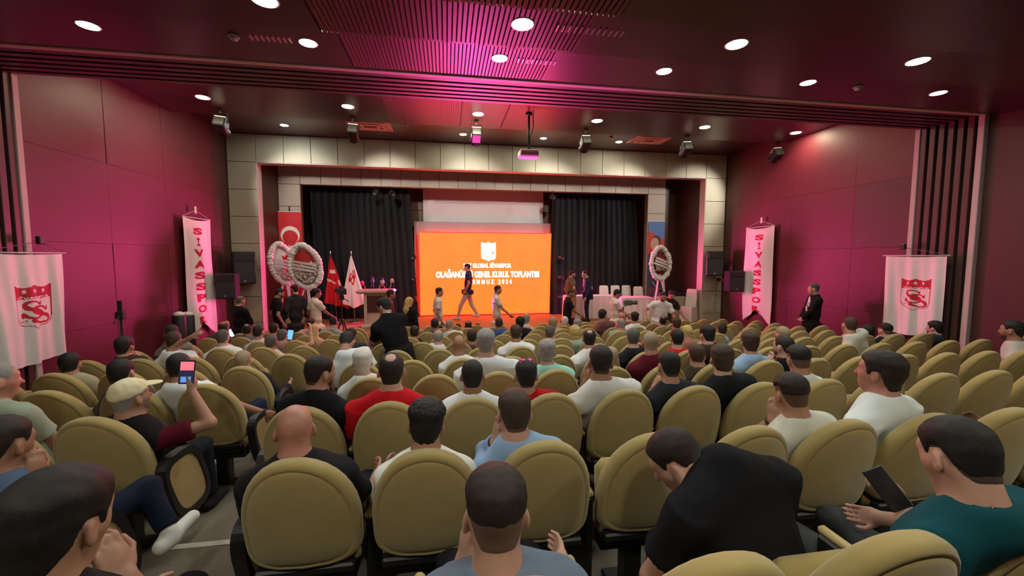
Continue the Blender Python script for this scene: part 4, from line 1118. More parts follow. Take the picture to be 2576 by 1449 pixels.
def person(label, loc, rz, head, hrot=(0, 0, 0), pose='sit', vox=.012, skin=1, hair='short', hc='dark', shirt='tee', sc=(230, 230, 230), pc=(30, 32, 40),
           armL='lap', armR='lap', tyaw=0.0, size=.97, beard=None, face=False, legs=True, cap=None, cross=None, group=None, shade=None, watch=None, sleevec=None, collarc=None, feet=None, thick=1.0, seed=0, badge=False, stride=0.0, hips=None, nbp=None):
    e = empty('person', loc, rz, label, 'person', group)
    H = np.array(head, float); Rh = rotm(*hrot); Rn = rotm(hrot[0]*.35, hrot[1]*.6, hrot[2]*.5)
    s_ = size
    hp = lambda x, y, z: H+Rh @ (np.array([x, y, z])*s_)
    Tt = rotm(tyaw)
    nb = H+Rn @ np.array([0, -.048, -.178])*s_
    if nbp is not None: nb = np.array(nbp, float)
    if pose == 'sit': P0 = np.array(hips if hips is not None else (0, .32, .54), float)
    else: P0 = np.array(hips if hips is not None else (nb[0]*.35, nb[1]*.25, .93), float)
    upd = nrm(nb-P0); ux = nrm(np.cross(np.cross(upd, Tt @ np.array([1., 0, 0])), upd)); uy = np.cross(upd, ux)
    B = np.stack([ux, uy, upd], 1)
    L = np.linalg.norm(nb-P0)
    bow = .035 if pose == 'sit' else -.01
    at = lambda t, dy=0.0: P0+(nb-P0)*t+uy*dy
    sh = {sd: nb-upd*.075*s_+ux*sd*.178*s_*thick+uy*.0 for sd in (-1, 1)}
    UP, FO = .285*s_, .255*s_
    # ---- arms
    arms = {}
    for sd, sp in ((-1, armL), (1, armR)):
        pole = np.array([sd*.35, -.45, -1.0])
        fd = None
        if isinstance(sp, str):
            if sp == 'lap': T = P0+Tt @ np.array([sd*.11, .24, .12]); 
            elif sp == 'rest': T = P0+Tt @ np.array([sd*.25, .22, .13])
            elif sp == 'cheek': T = hp(sd*.088, .070, -.165); pole = np.array([sd*.35, .25, -1.0]); fd = Rh @ np.array([-sd*.12, -.05, 1.0])
            elif sp == 'chin': T = hp(sd*.065, .13, -.195); pole = np.array([sd*.35, .2, -1.0]); fd = Rh @ np.array([-sd*.45, -.15, .9])
            elif sp == 'down': T = sh[sd]+np.array([sd*.07, .05, -.50*s_])
            elif sp == 'fwd': T = sh[sd]+Tt @ np.array([sd*.02, .40, -.22]); pole = np.array([sd*.3, -.2, -1.0])
            elif sp == 'clasp': T = P0+Tt @ np.array([sd*.03, .22, .12]); pole = np.array([sd*.8, -.2, -.6]); fd = Tt @ np.array([-sd*.8, .2, -.5])
            elif sp == 'pocket': T = P0+Tt @ np.array([sd*.19, .03, .02]); pole = np.array([sd*.9, -.5, -.5])
            elif sp == 'back': T = P0+Tt @ np.array([sd*.20, -.10, .14])
        else:
            T = np.array(sp[0], float); pole = np.array(sp[1], float) if len(sp) > 1 and sp[1] is not None else pole
            if len(sp) > 2: fd = np.array(sp[2], float)
        S = sh[sd]; d = T-S; dl = np.linalg.norm(d)
        mx = (UP+FO)*.985
        if dl > mx: T = S+d/dl*mx; d = T-S; dl = mx
        a = (UP**2-FO**2+dl**2)/(2*dl); hgt = math.sqrt(max(UP**2-a*a, 0))
        dn = d/dl; pn = pole-dn*np.dot(pole, dn); pn = nrm(pn)
        El = S+dn*a+pn*hgt
        fd = nrm(T-El) if fd is None else nrm(fd)
        arms[sd] = (S, El, T, fd)
    # ---- body (skin)
    b = Sdf()
    b.ell(hp(0, -.014, .030), np.array([.0755, .0975, .088])*s_, Rh, .02)
    b.ell(hp(0, .030, -.040), np.array([.060, .064, .075])*s_, Rh, .04)
    b.ell(hp(0, .055, -.088), np.array([.032, .028, .026])*s_, Rh, .03)
    b.ell(hp(0, .062, .035), np.array([.052, .028, .022])*s_, Rh, .03)
    b.ell(hp(0, .035, -.015), np.array([.066, .045, .035])*s_, Rh, .03)
    rn = max(.010, .8*vox)
    b.cone(hp(0, .088, .012), hp(0, .110, -.027), .009*s_ if vox < .009 else rn*.8, rn*1.25, .012)
    if vox < .0125:
        for q in (-1, 1):
            b.ell(hp(q*.031, .094, .010), np.array([.016, .012, .010])*s_, Rh, .012, 's')
        b.ell(hp(0, .087, -.062), np.array([.024, .012, .009])*s_, Rh, .008)
        b.ell(hp(0, .101, -.0615), np.array([.022, .010, .002])*s_, Rh, .006, 's')
    er = max(.011, .75*vox)
    for q in (-1, 1):
        Re = Rh @ rotm(q*-22, 0, q*-8)
        b.ell(hp(q*.080, -.008, -.012), np.array([er, .021, .033])*s_, Re, .008)
        if vox < .009: b.ell(hp(q*.091, .0, -.008), np.array([.007, .011, .018])*s_, Re, .006, 's')
    b.cone(hp(0, -.030, -.055), nb+upd*.015, .058*s_, .062*s_*thick, .035)
    b.cone(nb+upd*.01, sh[-1]*.7+nb*.3, .040*s_, .036*s_, .035); b.cone(nb+upd*.01, sh[1]*.7+nb*.3, .040*s_, .036*s_, .035)
    def torso(d_, g, k=.07):
        th = thick
        d_.ell(at(.70, bow), np.array([.170*th+g, .100*(.5+.5*th)+g, .20*s_+g]), B, k)
        d_.ell(at(.36, bow*.6), np.array([.158*th+g, .108*(.5+.5*th)+g, .17+g]), B, k)
        d_.ell(P0+uy*.0, np.array([.172*th+g, .125+g, .12+g]), B, k)
        d_.cone(sh[-1], sh[1], .058*s_+g, .058*s_+g, k)
    torso(b, -.012)
    for sd in (-1, 1):
        S, El, T, fd = arms[sd]
        b.cone(S, El, .050*s_, .040*s_, .03); b.cone(El, T, .040*s_, .028*s_, .02)
        # hand: palm, four fingers, thumb
        ref = nrm(El-S) if abs(np.dot(nrm(El-S), fd)) < .9 else np.array([sd, .2, .1])
        pn_ = nrm(np.cross(np.cross(fd, np.array([-sd*1.0, .25, .25])), fd)); ac = np.cross(fd, pn_)
        fr = max(.0085, .72*vox)
        b.ell(T+fd*.048*s_, np.array([.040, max(.016, .75*vox), .050])*s_, np.stack([ac, pn_, fd], 1), .02)
        for q in range(4):
            o = (-.030+.020*q)*s_; ln = [.060, .070, .074, .062][q]*s_
            p0 = T+fd*.085*s_+ac*o; curl = .55
            p1 = p0+(fd*math.cos(curl*.4)+pn_*math.sin(curl*.4))*ln*.5; p2 = p1+(fd*math.cos(curl*1.7)+pn_*math.sin(curl*1.7))*ln*.45
            b.cone(p0-fd*.02, p1, fr, fr, .006); b.cone(p1, p2, fr, fr*.9, .004)
        sg = sd
        t0 = T+fd*.025+ac*.032*(-1); t1 = t0+fd*.035-ac*.022+pn_*.012; b.cone(t0, t1, fr*1.15, fr*1.1, .008); b.cone(t1, t1+fd*.030+pn_*.012, fr*1.1, fr*.95, .004)
    V, F = b.mesh(vox)
    me = np_mesh('body', V, F, [SKIN[skin]]); link('body', me, e)
    # ---- shirt or jacket
    c = Sdf(); g = .008
    torso(c, g)
    c.cone(nb+upd*.006, sh[-1]*.80+nb*.20, .064*s_*thick+g, .052*s_+g, .05); c.cone(nb+upd*.006, sh[1]*.80+nb*.20, .064*s_*thick+g, .052*s_+g, .05)
    long = shirt in ('long', 'suit', 'shirt')
    sl = None
    for sd in (-1, 1):
        S, El, T, fd = arms[sd]; x = .012 if shirt != 'suit' else .020
        tgt = c
        if sleevec is not None:
            if sl is None: sl = []
            sl.append(Sdf()); tgt = sl[-1]
        if long:
            c.cone(S, El, .054*s_+x, .044*s_+x, .03); c.flat(El-nrm(T-El)*.02, El+(T-El)*.93, .045*s_+x, .034*s_+x, .02)
        else:
            tgt.flat(S-nrm(El-S)*.03, S+(El-S)*.66, .058*s_+x, .052*s_+x+.006, .04 if tgt is c else .01)
    ndir = nrm(hp(0, -.03, -.06)-nb)
    c.cone(nb+ndir*.050, nb+ndir*.18, .060*s_*max(1, thick*.97), .075*s_, .012, 's')
    hem = -.10 if pose == 'sit' else (-.09 if shirt != 'suit' else -.22)
    if pose == 'stand':
        c.flat(P0-upd*(-hem), P0+upd*.05, .165*thick+g, .165*thick+g, .06)
        c.cut(lambda X, Y, Z: ((P0[0]-X)*upd[0]+(P0[1]-Y)*upd[1]+(P0[2]-Z)*upd[2])+hem, .01)
    if shirt in ('polo', 'shirt', 'suit', 'long') :
        cr_ = nb+ndir*(.030 if shirt != 'suit' else .022)
        c.ring(cr_, nrm(ndir+uy*.25), .068*s_*max(1, thick*.97), .007 if shirt != 'suit' else .011, .020, .008)
    V, F = c.mesh(max(vox, .009) if vox < .009 else vox)
    N = vnormals(V, F)
    fold = wob(V*np.array([1, 1, .6]), 26, seed+.3)*.0045+wob(V*np.array([.6, .6, 1.5]), 15, seed+1.1)*.005
    V = V+N*fold[:, None]
    top_name = 'jacket' if shirt == 'suit' else 'shirt'
    link(top_name, np_mesh(top_name, V, F, [cloth_mat(sc)]), e)
    if sl is not None:
        for s1 in sl:
            V, F = s1.mesh(vox); link('sleeve', np_mesh('sleeve', V, F, [cloth_mat(sleevec)]), e)
    if shirt == 'suit' or collarc is not None:
        k_ = Sdf(); k_.ring(nb+ndir*.042, nrm(ndir+uy*.25), .062*s_*max(1, thick*.97), .006, .018)
        V, F = k_.mesh(min(vox, .010)); link('collar', np_mesh('collar', V, F, [cloth_mat(collarc or (225, 225, 225))]), e)
        if shirt == 'suit':
            k_ = Sdf(); k_.ell(at(.80, bow)+uy*(.100*thick+.012), np.array([.045, .022, .13]), B, .02)
            V, F = k_.mesh(min(vox, .012)); link('shirt_front', np_mesh('shirt_front', V, F, [cloth_mat(collarc or (225, 225, 225))]), e)
    # ---- trousers and shoes
    if legs:
        t = Sdf(); g = .014
        t.ell(P0-upd*.02, np.array([.172*thick+g, .125+g, .115+g]), B, .06)
        fts = []
        for sd in (-1, 1):
            hip = P0+Tt @ np.array([sd*.095, .0, -.04])
            if pose == 'sit':
                kn = hip+Tt @ np.array([sd*.06, .43, .03]); ft = np.array([kn[0]+sd*.02, kn[1]+.04, .09])
                if cross == sd:
                    kn = hip+Tt @ np.array([sd*.16, .40, .12]); ft = kn+Tt @ np.array([-sd*.36, .06, -.10])
                if feet is not None and sd in feet: ft = np.array(feet[sd], float)
            else:
                dy = stride*sd
                kn = hip+Tt @ np.array([sd*.01, .03+dy*.55+abs(stride)*.06, -.42]); ft = hip+Tt @ np.array([sd*.02, dy-.0, -.80]); ft[2] = .09 if dy >= 0 else .09+abs(stride)*.22
                if feet is not None and sd in feet: ft = np.array(feet[sd], float); kn = (hip+ft)/2+Tt @ np.array([0, .06, 0])
            t.cone(hip, kn, .088*min(thick, 1.1), .062, .04); t.flat(kn-(ft-kn)*.04, kn+(ft-kn)*.93, .062, .050, .03)
            fts.append((kn, ft, sd))
        V, F = t.mesh(max(vox, .011)); N = vnormals(V, F)
        V = V+N*(wob(V, 22, seed+5)*.004)[:, None]
        link('trousers', np_mesh('trousers', V, F, [cloth_mat(pc)]), e)
        for kn, ft, sd in fts:
            fdn = Tt @ np.array([0, 1., 0]) if not (pose == 'sit' and cross == sd) else nrm(np.cross(nrm(ft-kn), np.array([0, 0, 1.]))*-sd*.2+nrm(ft-kn)*.25+np.array([0, .75, .35]))
            w_ = Sdf(); a_ = ft+np.array([0, 0, -.045]); w_.cone(a_-fdn*.05, a_+fdn*.15, .042, .036, .03); w_.cone(ft, a_, .040, .045, .03)
            V, F = w_.mesh(.012); link('shoe', np_mesh('shoe', V, F, [cloth_mat(shade or (40, 38, 38))]), e)
    # ---- hair
    def hair_sdf(th, top=0.0, front=.068, side=.022, nape=-.072, burn=-.006, soft=.022, hole=None, tb=0.0):
        """skull, jaw and neck surface raised by a thickness that tapers out at the hairline"""
        h_ = Sdf()
        h_.ell(hp(0, -.014, .030), np.array([.0755, .0975, .088])*s_, Rh, .02)
        h_.ell(hp(0, .030, -.040), np.array([.060, .064, .075])*s_, Rh, .04)
        h_.cone(hp(0, -.030, -.055), hp(0, -.030, -.055)*.6+(nb+upd*.015)*.4, .058*s_, (.058+.4*(.062*thick-.058))*s_, .035)
        Hh = H; R_ = Rh
        sm = lambda t: (lambda q: q*q*(3-2*q))(np.clip(t, 0, 1))
        def fn(X, Y, Z):
            x, y, z = X-Hh[0], Y-Hh[1], Z-Hh[2]
            u = (x*R_[0, 0]+y*R_[1, 0]+z*R_[2, 0])/s_; v = (x*R_[0, 1]+y*R_[1, 1]+z*R_[2, 1])/s_; w_ = (x*R_[0, 2]+y*R_[1, 2]+z*R_[2, 2])/s_
            line = np.interp(v, [-.13, -.07, -.045, -.028, .012, .018, .034, .042, .056, .078, .12], [nape, nape, nape*.55, side, side, burn, burn, .024, .052, front-.004, front+.004])
            m_ = sm((w_-line)/soft+.25)
            if hole: m_ = m_*(1-sm((1.15-np.sqrt((u/hole[1])**2+((v-hole[0])/hole[2])**2)+0*w_)/.35)*sm((w_-.06)/.03))
            t = -.006+(th+.006)*m_+top*sm((w_-.035)/.055)*m_+tb*sm((-v-.03)/.05)*sm((w_+.04)/.05)*m_
            return t*s_
        h_.p.append(('off', fn, None, None, None, 0, 'i'))
        return h_
    def add_hair(sd_, m_, amp, f, nm='hair'):
        V, F = sd_.mesh(min(vox, .012))
        if len(V) == 0: return
        if nm in ('hair', 'hair_sides', 'hair_fade'):                # keep only what stands proud of the skin
            loc = (V-H) @ Rh/s_
            q0 = np.sqrt((loc[:, 0]/.0755)**2+((loc[:, 1]+.014)/.0975)**2+((loc[:, 2]-.030)/.088)**2)
            keep_v = (loc[:, 2] > -.11)
            F = F[keep_v[F].all(1)]
        if amp:
            N = vnormals(V, F); V = V+N*((wob(V, f, seed)*amp)[:, None])
        link(nm, np_mesh(nm, V, F, [m_]), e)
    hm = hair_mat(hc) if hc else None
    if hair == 'short':
        add_hair(hair_sdf(.007, .008, soft=.05, nape=-.066, burn=.0), hm, .0012, 75)
        add_hair(hair_sdf(.0022, nape=-.078), stub_mat(hc, skin, .8), 0, 1, 'hair_sides')
    elif hair == 'crop': add_hair(hair_sdf(.0045, .002), hm, .0004, 120)
    elif hair == 'buzz': add_hair(hair_sdf(.003, .001, front=.072), hm, .0, 120)
    elif hair == 'full': add_hair(hair_sdf(.011, .012, soft=.03, nape=-.082, burn=-.016, side=.012, tb=.003), hm, .0022, 60)
    elif hair == 'fade':
        add_hair(hair_sdf(.009, .011, side=.050, nape=.005, burn=.045, soft=.04), hm, .0016, 80)
        add_hair(hair_sdf(.002, nape=-.068), stub_mat(hc, skin), 0, 1, 'hair_fade')
    elif hair == 'spiky':
        add_hair(hair_sdf(.010, .020, soft=.045, nape=-.07), hm, .004, 130)
    elif hair == 'ring': add_hair(hair_sdf(.006, 0, front=.085, hole=(-.015, .055, .095)), hm, .001, 120)
    elif hair == 'spot': add_hair(hair_sdf(.006, .002, front=.066, hole=(-.055, .036, .040)), hm, .001, 120)
    elif hair == 'reced': add_hair(hair_sdf(.006, .003, front=.098), hm, .001, 120)
    elif hair == 'long':
        add_hair(hair_sdf(.014, .010, side=-.06, nape=-.10, burn=-.06), hm, .003, 90)
        q_ = Sdf(); q_.cone(hp(0, -.055, .02), hp(0, -.085, -.20), .080*s_, .085*s_, .05); q_.cone(hp(0, -.085, -.20), hp(.0, -.095, -.40), .085*s_, .055*s_, .05)
        V, F = q_.mesh(vox); N = vnormals(V, F); V = V+N*(np.sin(V[:, 0]*160+3*np.sin(V[:, 2]*14))*.007)[:, None]
        link('hair_length', np_mesh('hair_length', V, F, [hm]), e)
    elif hair == 'bob':
        add_hair(hair_sdf(.020, .010, side=-.05, nape=-.095, burn=-.05, tb=.006), hm, .005, 70)
    if cap:
        k_ = Sdf(); k_.ell(hp(0, -.012, .046), np.array([.088, .108, .090])*s_, Rh, .01)
        Hh, R_ = H, Rh
        k_.cut(lambda X, Y, Z: (.030-((X-Hh[0])*R_[0, 2]+(Y-Hh[1])*R_[1, 2]+(Z-Hh[2])*R_[2, 2])+.18*((X-Hh[0])*R_[0, 1]+(Y-Hh[1])*R_[1, 1]+(Z-Hh[2])*R_[2, 1]))*.9, .006)
        V, F = k_.mesh(min(vox, .009)); N = vnormals(V, F); V = V+N*(wob(V, 60, seed)*.0025)[:, None]
        cp = link('cap', np_mesh('cap', V, F, [cloth_mat(cap)]), e)
        k_ = Sdf(); k_.ell(hp(0, .120, .052), np.array([.072, .075, max(.008, .8*vox)])*s_, Rh @ rotm(0, 8, 0), .01)
        V, F = k_.mesh(min(vox, .008)); link('brim', np_mesh('brim', V, F, [cloth_mat(cap)]), cp)
    if beard:
        k_ = Sdf(); th = .003
        k_.ell(hp(0, .030, -.042), np.array([.060+th, .064+th, .075+th])*s_, Rh, .04); k_.ell(hp(0, .055, -.088), np.array([.032+th, .028+th, .026+th])*s_, Rh, .03)
        Hh, R_ = H, Rh
        def fb(X, Y, Z):
            x, y, z = X-Hh[0], Y-Hh[1], Z-Hh[2]
            v = (x*R_[0, 1]+y*R_[1, 1]+z*R_[2, 1])/s_; w_ = (x*R_[0, 2]+y*R_[1, 2]+z*R_[2, 2])/s_
            return np.maximum(w_-np.interp(v, [-.01, .02, .06, .10], [.02, -.02, -.040, -.036]), .004-v)*.8
        k_.cut(fb, .006); k_.ell(hp(0, .105, -.062), np.array([.026, .03, .013])*s_, Rh, .006, 's')
        add_hair(k_, stub_mat(beard, skin, .72), 0, 120, 'beard')
    if face:
        for q in (-1, 1):
            m_ = MB(); m_.lathe([(0, -.009), (.0065, -.0065), (.009, 0), (.0065, .0065), (0, .009)], 10); me = m_.mesh('eye', M_EYE, True); link('eye', me, e, hp(q*.031, .0765, .010))
            m_ = MB(); m_.lathe([(0, -.0055), (.0055, 0), (0, .0055)], 8); link('iris', m_.mesh('iris', M_IRIS, True), e, hp(q*.031, .0815, .010))
            if hc:
                k_ = Sdf(); k_.cone(hp(q*.016, .092, .030), hp(q*.046, .080, .034), .005, .004, .004); add_hair(k_, hm, 0, 1, 'eyebrow')
        m_ = Sdf(); m_.ell(hp(0, .094, -.062), np.array([.022, .006, .007])*s_, Rh, .004); V, F = m_.mesh(.005); link('lips', np_mesh('lips', V, F, [M_LIP]), e)
    if watch:
        S, El, T, fd = arms[watch]; d = nrm(T-El)
        k_ = Sdf(); k_.ring(T-d*.02, d, .031*s_, .005, .010); V, F = k_.mesh(.006); w0 = link('watch', np_mesh('watch', V, F, [M_BLACK]), e)
    if badge:
        q = at(.55)+uy*(.135*thick)
        o = one('badge', lambda b_: b_.bbox(-.045, .045, -.004, .004, -.06, .06, .003), mat('badge_card', (.6, .38, .38), .5, var=.2, vscale=20), e); o.location = q
        for sd in (-1, 1): one('lanyard', lambda b_: b_.tube([nb+ux*sd*.06+uy*.03+upd*.0, at(.75)+ux*sd*.03+uy*.135, q+np.array([0, .005, .06])], .006, 5), mat('lanyard', (.45, .45, .45), .7), e)
    return e, arms, hp

def phone(p, rot, scr, label, w_=.075, h=.155):
    e = empty('phone', p, 0, label, 'phone'); e.rotation_euler = rot
    one('phone_body', lambda b: b.bbox(-w_/2, w_/2, -.004, .005, -h/2, h/2, .004), M_BLACK, e)
    one('phone_screen', lambda b: b.box(-w_/2+.004, w_/2-.004, -.0048, -.0042, -h/2+.005, h/2-.005), scr, e)
    return e
VOX = {0: .0068, 1: .0078, 2: .009, 3: .011, 4: .0125}
ORD = {1: 'first', 2: 'second', 3: 'third', 4: 'fourth', 5: 'fifth', 6: 'sixth', 7: 'seventh', 8: 'eighth', 9: 'ninth', 10: 'tenth', 11: 'eleventh'}
WHITE, OFFW, CREAM_ = (228, 230, 230), (205, 205, 198), (222, 218, 200)
BLACKC, NAVY, GREYC = (24, 24, 28), (28, 34, 52), (95, 98, 104)
DBG = []
nseed = [0]
def seated(label, hx, hy, k, dy=.22, sx=None, **kw):
    Hw = onY(hx, hy, rowY(k)+dy)
    st_ = nearest_seat(k, Hw[0] if sx is None else sx)
    if SEATS[st_]:
        fr_ = [q for q in SEATS if q[0] == k and not SEATS[q] and abs(q[1]-Hw[0]) < .75]
        if fr_: st_ = min(fr_, key=lambda q: abs(q[1]-Hw[0]))
    SEATS[st_] = label
    base = np.array([st_[1], rowY(k), rowZ(k)])
    h = Hw-base; DBG.append((label[:30], k, tuple(np.round(h, 2))))
    phi = math.degrees(math.atan2(Hw[0], Hw[1]))
    hr = kw.get('hrot', (0, 0, 0)); kw['hrot'] = (hr[0]+phi, hr[1], hr[2])      # yaw is given as seen from the camera
    if phi > 20 or phi < -20: kw['tyaw'] = kw.get('tyaw', 0)*.4
    nseed[0] += 1
    kw.setdefault('vox', VOX.get(k, .0145)); kw.setdefault('seed', nseed[0])
    if k > 0: h[2] = min(max(h[2], 1.04), 1.40)
    if abs(h[0]) > .18 and 'hips' not in kw: kw['hips'] = (h[0]-math.copysign(.14, h[0]), .32, .54)
    return person(label, tuple(base), 0, h, pose='sit', **kw)
def loc_of(px, py, Y, base): return onY(px, py, Y)-np.array(base)
def standing(label, hx, hy, Y, fz, yaw, zt=None, hd=None, vox=.014, **kw):
    """yaw: facing direction, 0 = towards the stage, positive to the right"""
    Hw = onY(hx, hy, Y)
    yaw += math.degrees(math.atan2(Hw[0], Hw[1]))
    base = np.array([Hw[0], Y, fz]); h = Hw-base
    if hd is not None:                      # the head leans out from the standing point
        base[:2] -= np.array(hd)
    h = Hw-base
    c, s_ = math.cos(R(yaw)), math.sin(R(yaw))
    hl = np.array([h[0]*c-h[1]*s_, h[0]*s_+h[1]*c, h[2]])
    nseed[0] += 1
    kw.setdefault('seed', nseed[0]); kw.setdefault('armL', 'down'); kw.setdefault('armR', 'down')
    DBG.append((label[:30], 'st', tuple(np.round(hl, 2))))
    return person(label, tuple(base), -R(yaw), hl, pose='stand', vox=vox, **kw)

# ---------------- last rows, close to the camera
seated('person with faded dark hair in blue-grey shirt, fist against the cheek', 1247, 1290, 0, .16, sx=.17, skin=0, hair='fade', hc='dark', sc=(105, 118, 138), armL='cheek', armR='rest', hrot=(-6, 8, 0), legs=True)
b0 = np.array([.72, rowY(0), rowZ(0)])
seated('heavy person in black T-shirt bending far forward, face turned down', 1700, 1160, 0, .62, sx=.72, skin=0, hair='short', hc='dark', sc=(20, 20, 25), hrot=(-82, 40, -6), hips=(.42, .30, .56), thick=1.30, tyaw=-22, size=1.02, nbp=(.33, .48, .98),
       armL=((.02, .60, .34), (-.6, -.2, -.6)), armR=((.55, .62, .40), (.6, -.3, -.6)), beard=None, face=True)
st3 = np.array([1.82, rowY(0), rowZ(0)])
ph_ = onY(2262, 1252, 1.42)-st3
_, arms3, _ = seated('person in teal T-shirt looking down at a black phone', 2408, 1150, 0, .16, sx=1.82, skin=0, hair='short', hc='black', sc=(14, 72, 82), pc=(70, 72, 74), hrot=(-50, 22, 0), tyaw=-20, size=1.0,
       armR='lap', armL=(ph_, (-.5, -.4, -1), (-.75, .35, .55)))
T = arms3[-1][2]+st3; fd = arms3[-1][3]
phone(tuple(T+np.array(fd)*.10+np.array([-.03, -.05, .035])), (R(-35), R(-32), R(-25)), mat('phone_dark', (.02, .02, .022), .15, var=.3, vscale=30), 'black phone held up by the person in teal T-shirt', .078, .16)
seated('person with thick dark hair seen from behind, hand at the chin', 150, 1318, 0, .16, sx=-.93, skin=1, hair='full', hc='black', sc=(30, 30, 34), pc=(14, 14, 17), hrot=(46, 10, 4), tyaw=30, armR='chin', armL='lap', size=.97)

# ---------------- second row from the camera
seated('bald person in black T-shirt with pink sheen on the head', 742, 1080, 1, .19, skin=3, hair=None, hc=None, sc=(26, 25, 30), armL='rest', armR='rest', hrot=(3, 4, 0), thick=1.12)
seated('person with spiky black hair in white shirt seated beside the bald one', 1073, 1070, 1, .20, skin=1, hair='spiky', hc='black', shirt='shirt', sc=(226, 226, 222), hrot=(4, 6, 3), armL='rest', armR='lap')
seated('person in light blue striped shirt with black watch, hand raised to the face', 1293, 1040, 1, .26, sx=.45, skin=0, hair='short', hc='brown', shirt='shirt', sc=(140, 170, 208), hrot=(-12, 4, 0), armL='cheek', armR='rest', watch=-1, size=1.02)
seated('person in cream shirt with silver watch resting the chin on a fist', 1990, 992, 1, .26, sx=2.10, skin=1, hair='fade', hc='dark', sc=(205, 205, 192), hrot=(-32, 8, -6), armL='cheek', armR='rest', watch=-1, tyaw=-15)
seated('person in white open collar shirt shown in profile facing sideways', 2212, 938, 1, .28, sx=2.65, skin=3, hair='full', hc='dark', shirt='polo', sc=(222, 230, 232), hrot=(-72, -2, 0), tyaw=-28, thick=1.15, size=1.05, armL='lap', armR='lap', face=True)
bL = np.array([-1.95, rowY(1), rowZ(1)])
seated('person at the aisle in blue shirt and navy trousers with one white sneaker crossed over', 8, 1120, 1, .22, sx=-1.95, skin=2, hair='short', hc='dark', sc=(78, 96, 124), pc=(24, 30, 50), hrot=(50, 12, 0), armR='cheek', armL='lap', cross=1, feet={1: (.44, .62, .40)}, shade=(225, 225, 218), tyaw=15)

seated('person in dark blue shirt at the edge, forearm on the armrest', 2650, 1120, 1, .24, sx=3.20, skin=2, hair='short', hc='dark', sc=(52, 62, 84), hrot=(-20, 4, 0), armL='rest', armR='lap')

# ---------------- third row
_, armsC, _ = seated('person in cream baseball cap and black shirt with maroon sleeves filming with a phone', 330, 1000, 2, .22, sx=-2.08, skin=1, hair='buzz', hc='grey', sc=(26, 24, 26), sleevec=(88, 14, 32), cap=(226, 214, 178), hrot=(58, -6, 0), tyaw=15, armL='lap',
        armR=(onY(482, 985, 3.02)-np.array([-2.08, rowY(2), rowZ(2)]), (.5, -.2, -1), (0, .1, 1.0)), beard='grey')
T = armsC[1][2]+np.array([-2.08, rowY(2), rowZ(2)])
M_PH1 = mat('phone_red_picture', (.02, .02, .02), .2, emit=(1, .12, .15), estr=1.6); M_PH2 = mat('phone_blue_picture', (.02, .02, .02), .2, emit=(.10, .22, .55), estr=1.3); M_PHD = mat('phone_dark_picture', (.01, .01, .02), .2, emit=(.02, .02, .05), estr=1.0)
e, = [phone(tuple(T+np.array([-.01, -.02, .14])), (R(8), R(8), R(20)), M_PHD, 'phone showing the red stage picture held above the cream cap', .085, .17)]
one('picture_upper', lambda b: b.box(-.036, .036, -.0054, -.005, .015, .075), M_PH1, e); one('picture_lower', lambda b: b.box(-.030, .025, -.0054, -.005, -.07, -.03), M_PH2, e)
seated('person in pale green shirt at the end of the row, only profile showing', -8, 958, 2, .26, sx=-2.63, skin=3, hair='buzz', hc='grey', sc=(150, 160, 140), hrot=(75, 5, 0), armL='lap', armR='lap', tyaw=20, face=True)
seated('bearded person in black jumper smiling sideways at the neighbour', 806, 938, 2, .26, sx=-.93, skin=1, hair='short', hc='dark', shirt='long', sc=(22, 23, 28), hrot=(58, 6, 4), beard='brown', face=True, armL='rest', armR='lap', tyaw=8, thick=1.08)
seated('person in red T-shirt with a thinning crown', 985, 933, 2, .20, sx=-.38, skin=0, hair='spot', hc='dark', shirt='polo', sc=(200, 22, 36), hrot=(4, 2, 0), thick=1.22, size=1.05, armL='rest', armR='rest')
seated('person with very short black hair in white T-shirt behind an olive chair', 1188, 945, 2, .21, skin=2, hair='crop', hc='black', sc=(222, 228, 230), hrot=(0, 2, 0))
e, _, hp_ = seated('youth in red T-shirt with sunglasses pushed up on black hair', 1323, 945, 2, .21, sx=.72, skin=1, hair='short', hc='black', sc=(170, 16, 26), hrot=(-8, 2, 0), size=.97)
M_SUNG = mat('mirror_lens_glint', (.5, .05, .3), .1, metal=.9, emit=(1, .05, .4), estr=.35)  # faint emission paints a pink glint on the mirrored lenses
for q in (-1, 1):
    o = one('sunglass_lens', lambda b: b.lathe([(0, .004), (.024, .0), (.020, -.004)], 12), M_SUNG, e, True); o.location = hp_(q*.03, -.045, .122); o.rotation_euler = (R(35), R(q*12), 0)
o = one('sunglass_bridge', lambda b: b.tube([(-.05, 0, 0), (.05, 0, 0)], .004, 6), M_BLACK, e); o.location = hp_(0, -.045, .124)
seated('broad person in grey-white T-shirt with hand on the cheek', 1510, 912, 2, .24, sx=1.27, skin=2, hair='short', hc='dark', sc=(212, 212, 210), hrot=(-10, 6, 3), thick=1.2, size=1.05, armL='cheek', armR='rest')
e, arms_, hp_ = seated('person in black top with white stripes on the shoulder, hand raised to the mouth', 1682, 922, 2, .24, sx=1.82, skin=1, hair='short', hc='black', sc=(38, 42, 50), hrot=(-24, 6, 0), armL='chin', armR='lap')
S, El, T, fd = arms_[-1]
for q in range(3):
    o_ = np.array([0, -.012-.0, .012]); d_ = nrm(El-S); sidev = nrm(np.cross(d_, [0, 1, 0]))
    one('sleeve_stripe', lambda b: b.tube([S+d_*t_*.18+sidev*(.025*(q-1))+np.array([0, -.066+.004*abs(q-1), .02]) for t_ in (0, .5, 1)], .007, 5), cloth_mat((200, 205, 205)), e)
seated('person in hooded black jacket with brown wavy hair', 1815, 905, 2, .24, sx=2.37, skin=0, hair='full', hc='brown', shirt='long', sc=(30, 32, 37), hrot=(-14, 4, 0), armL='lap', armR='lap', thick=1.1)
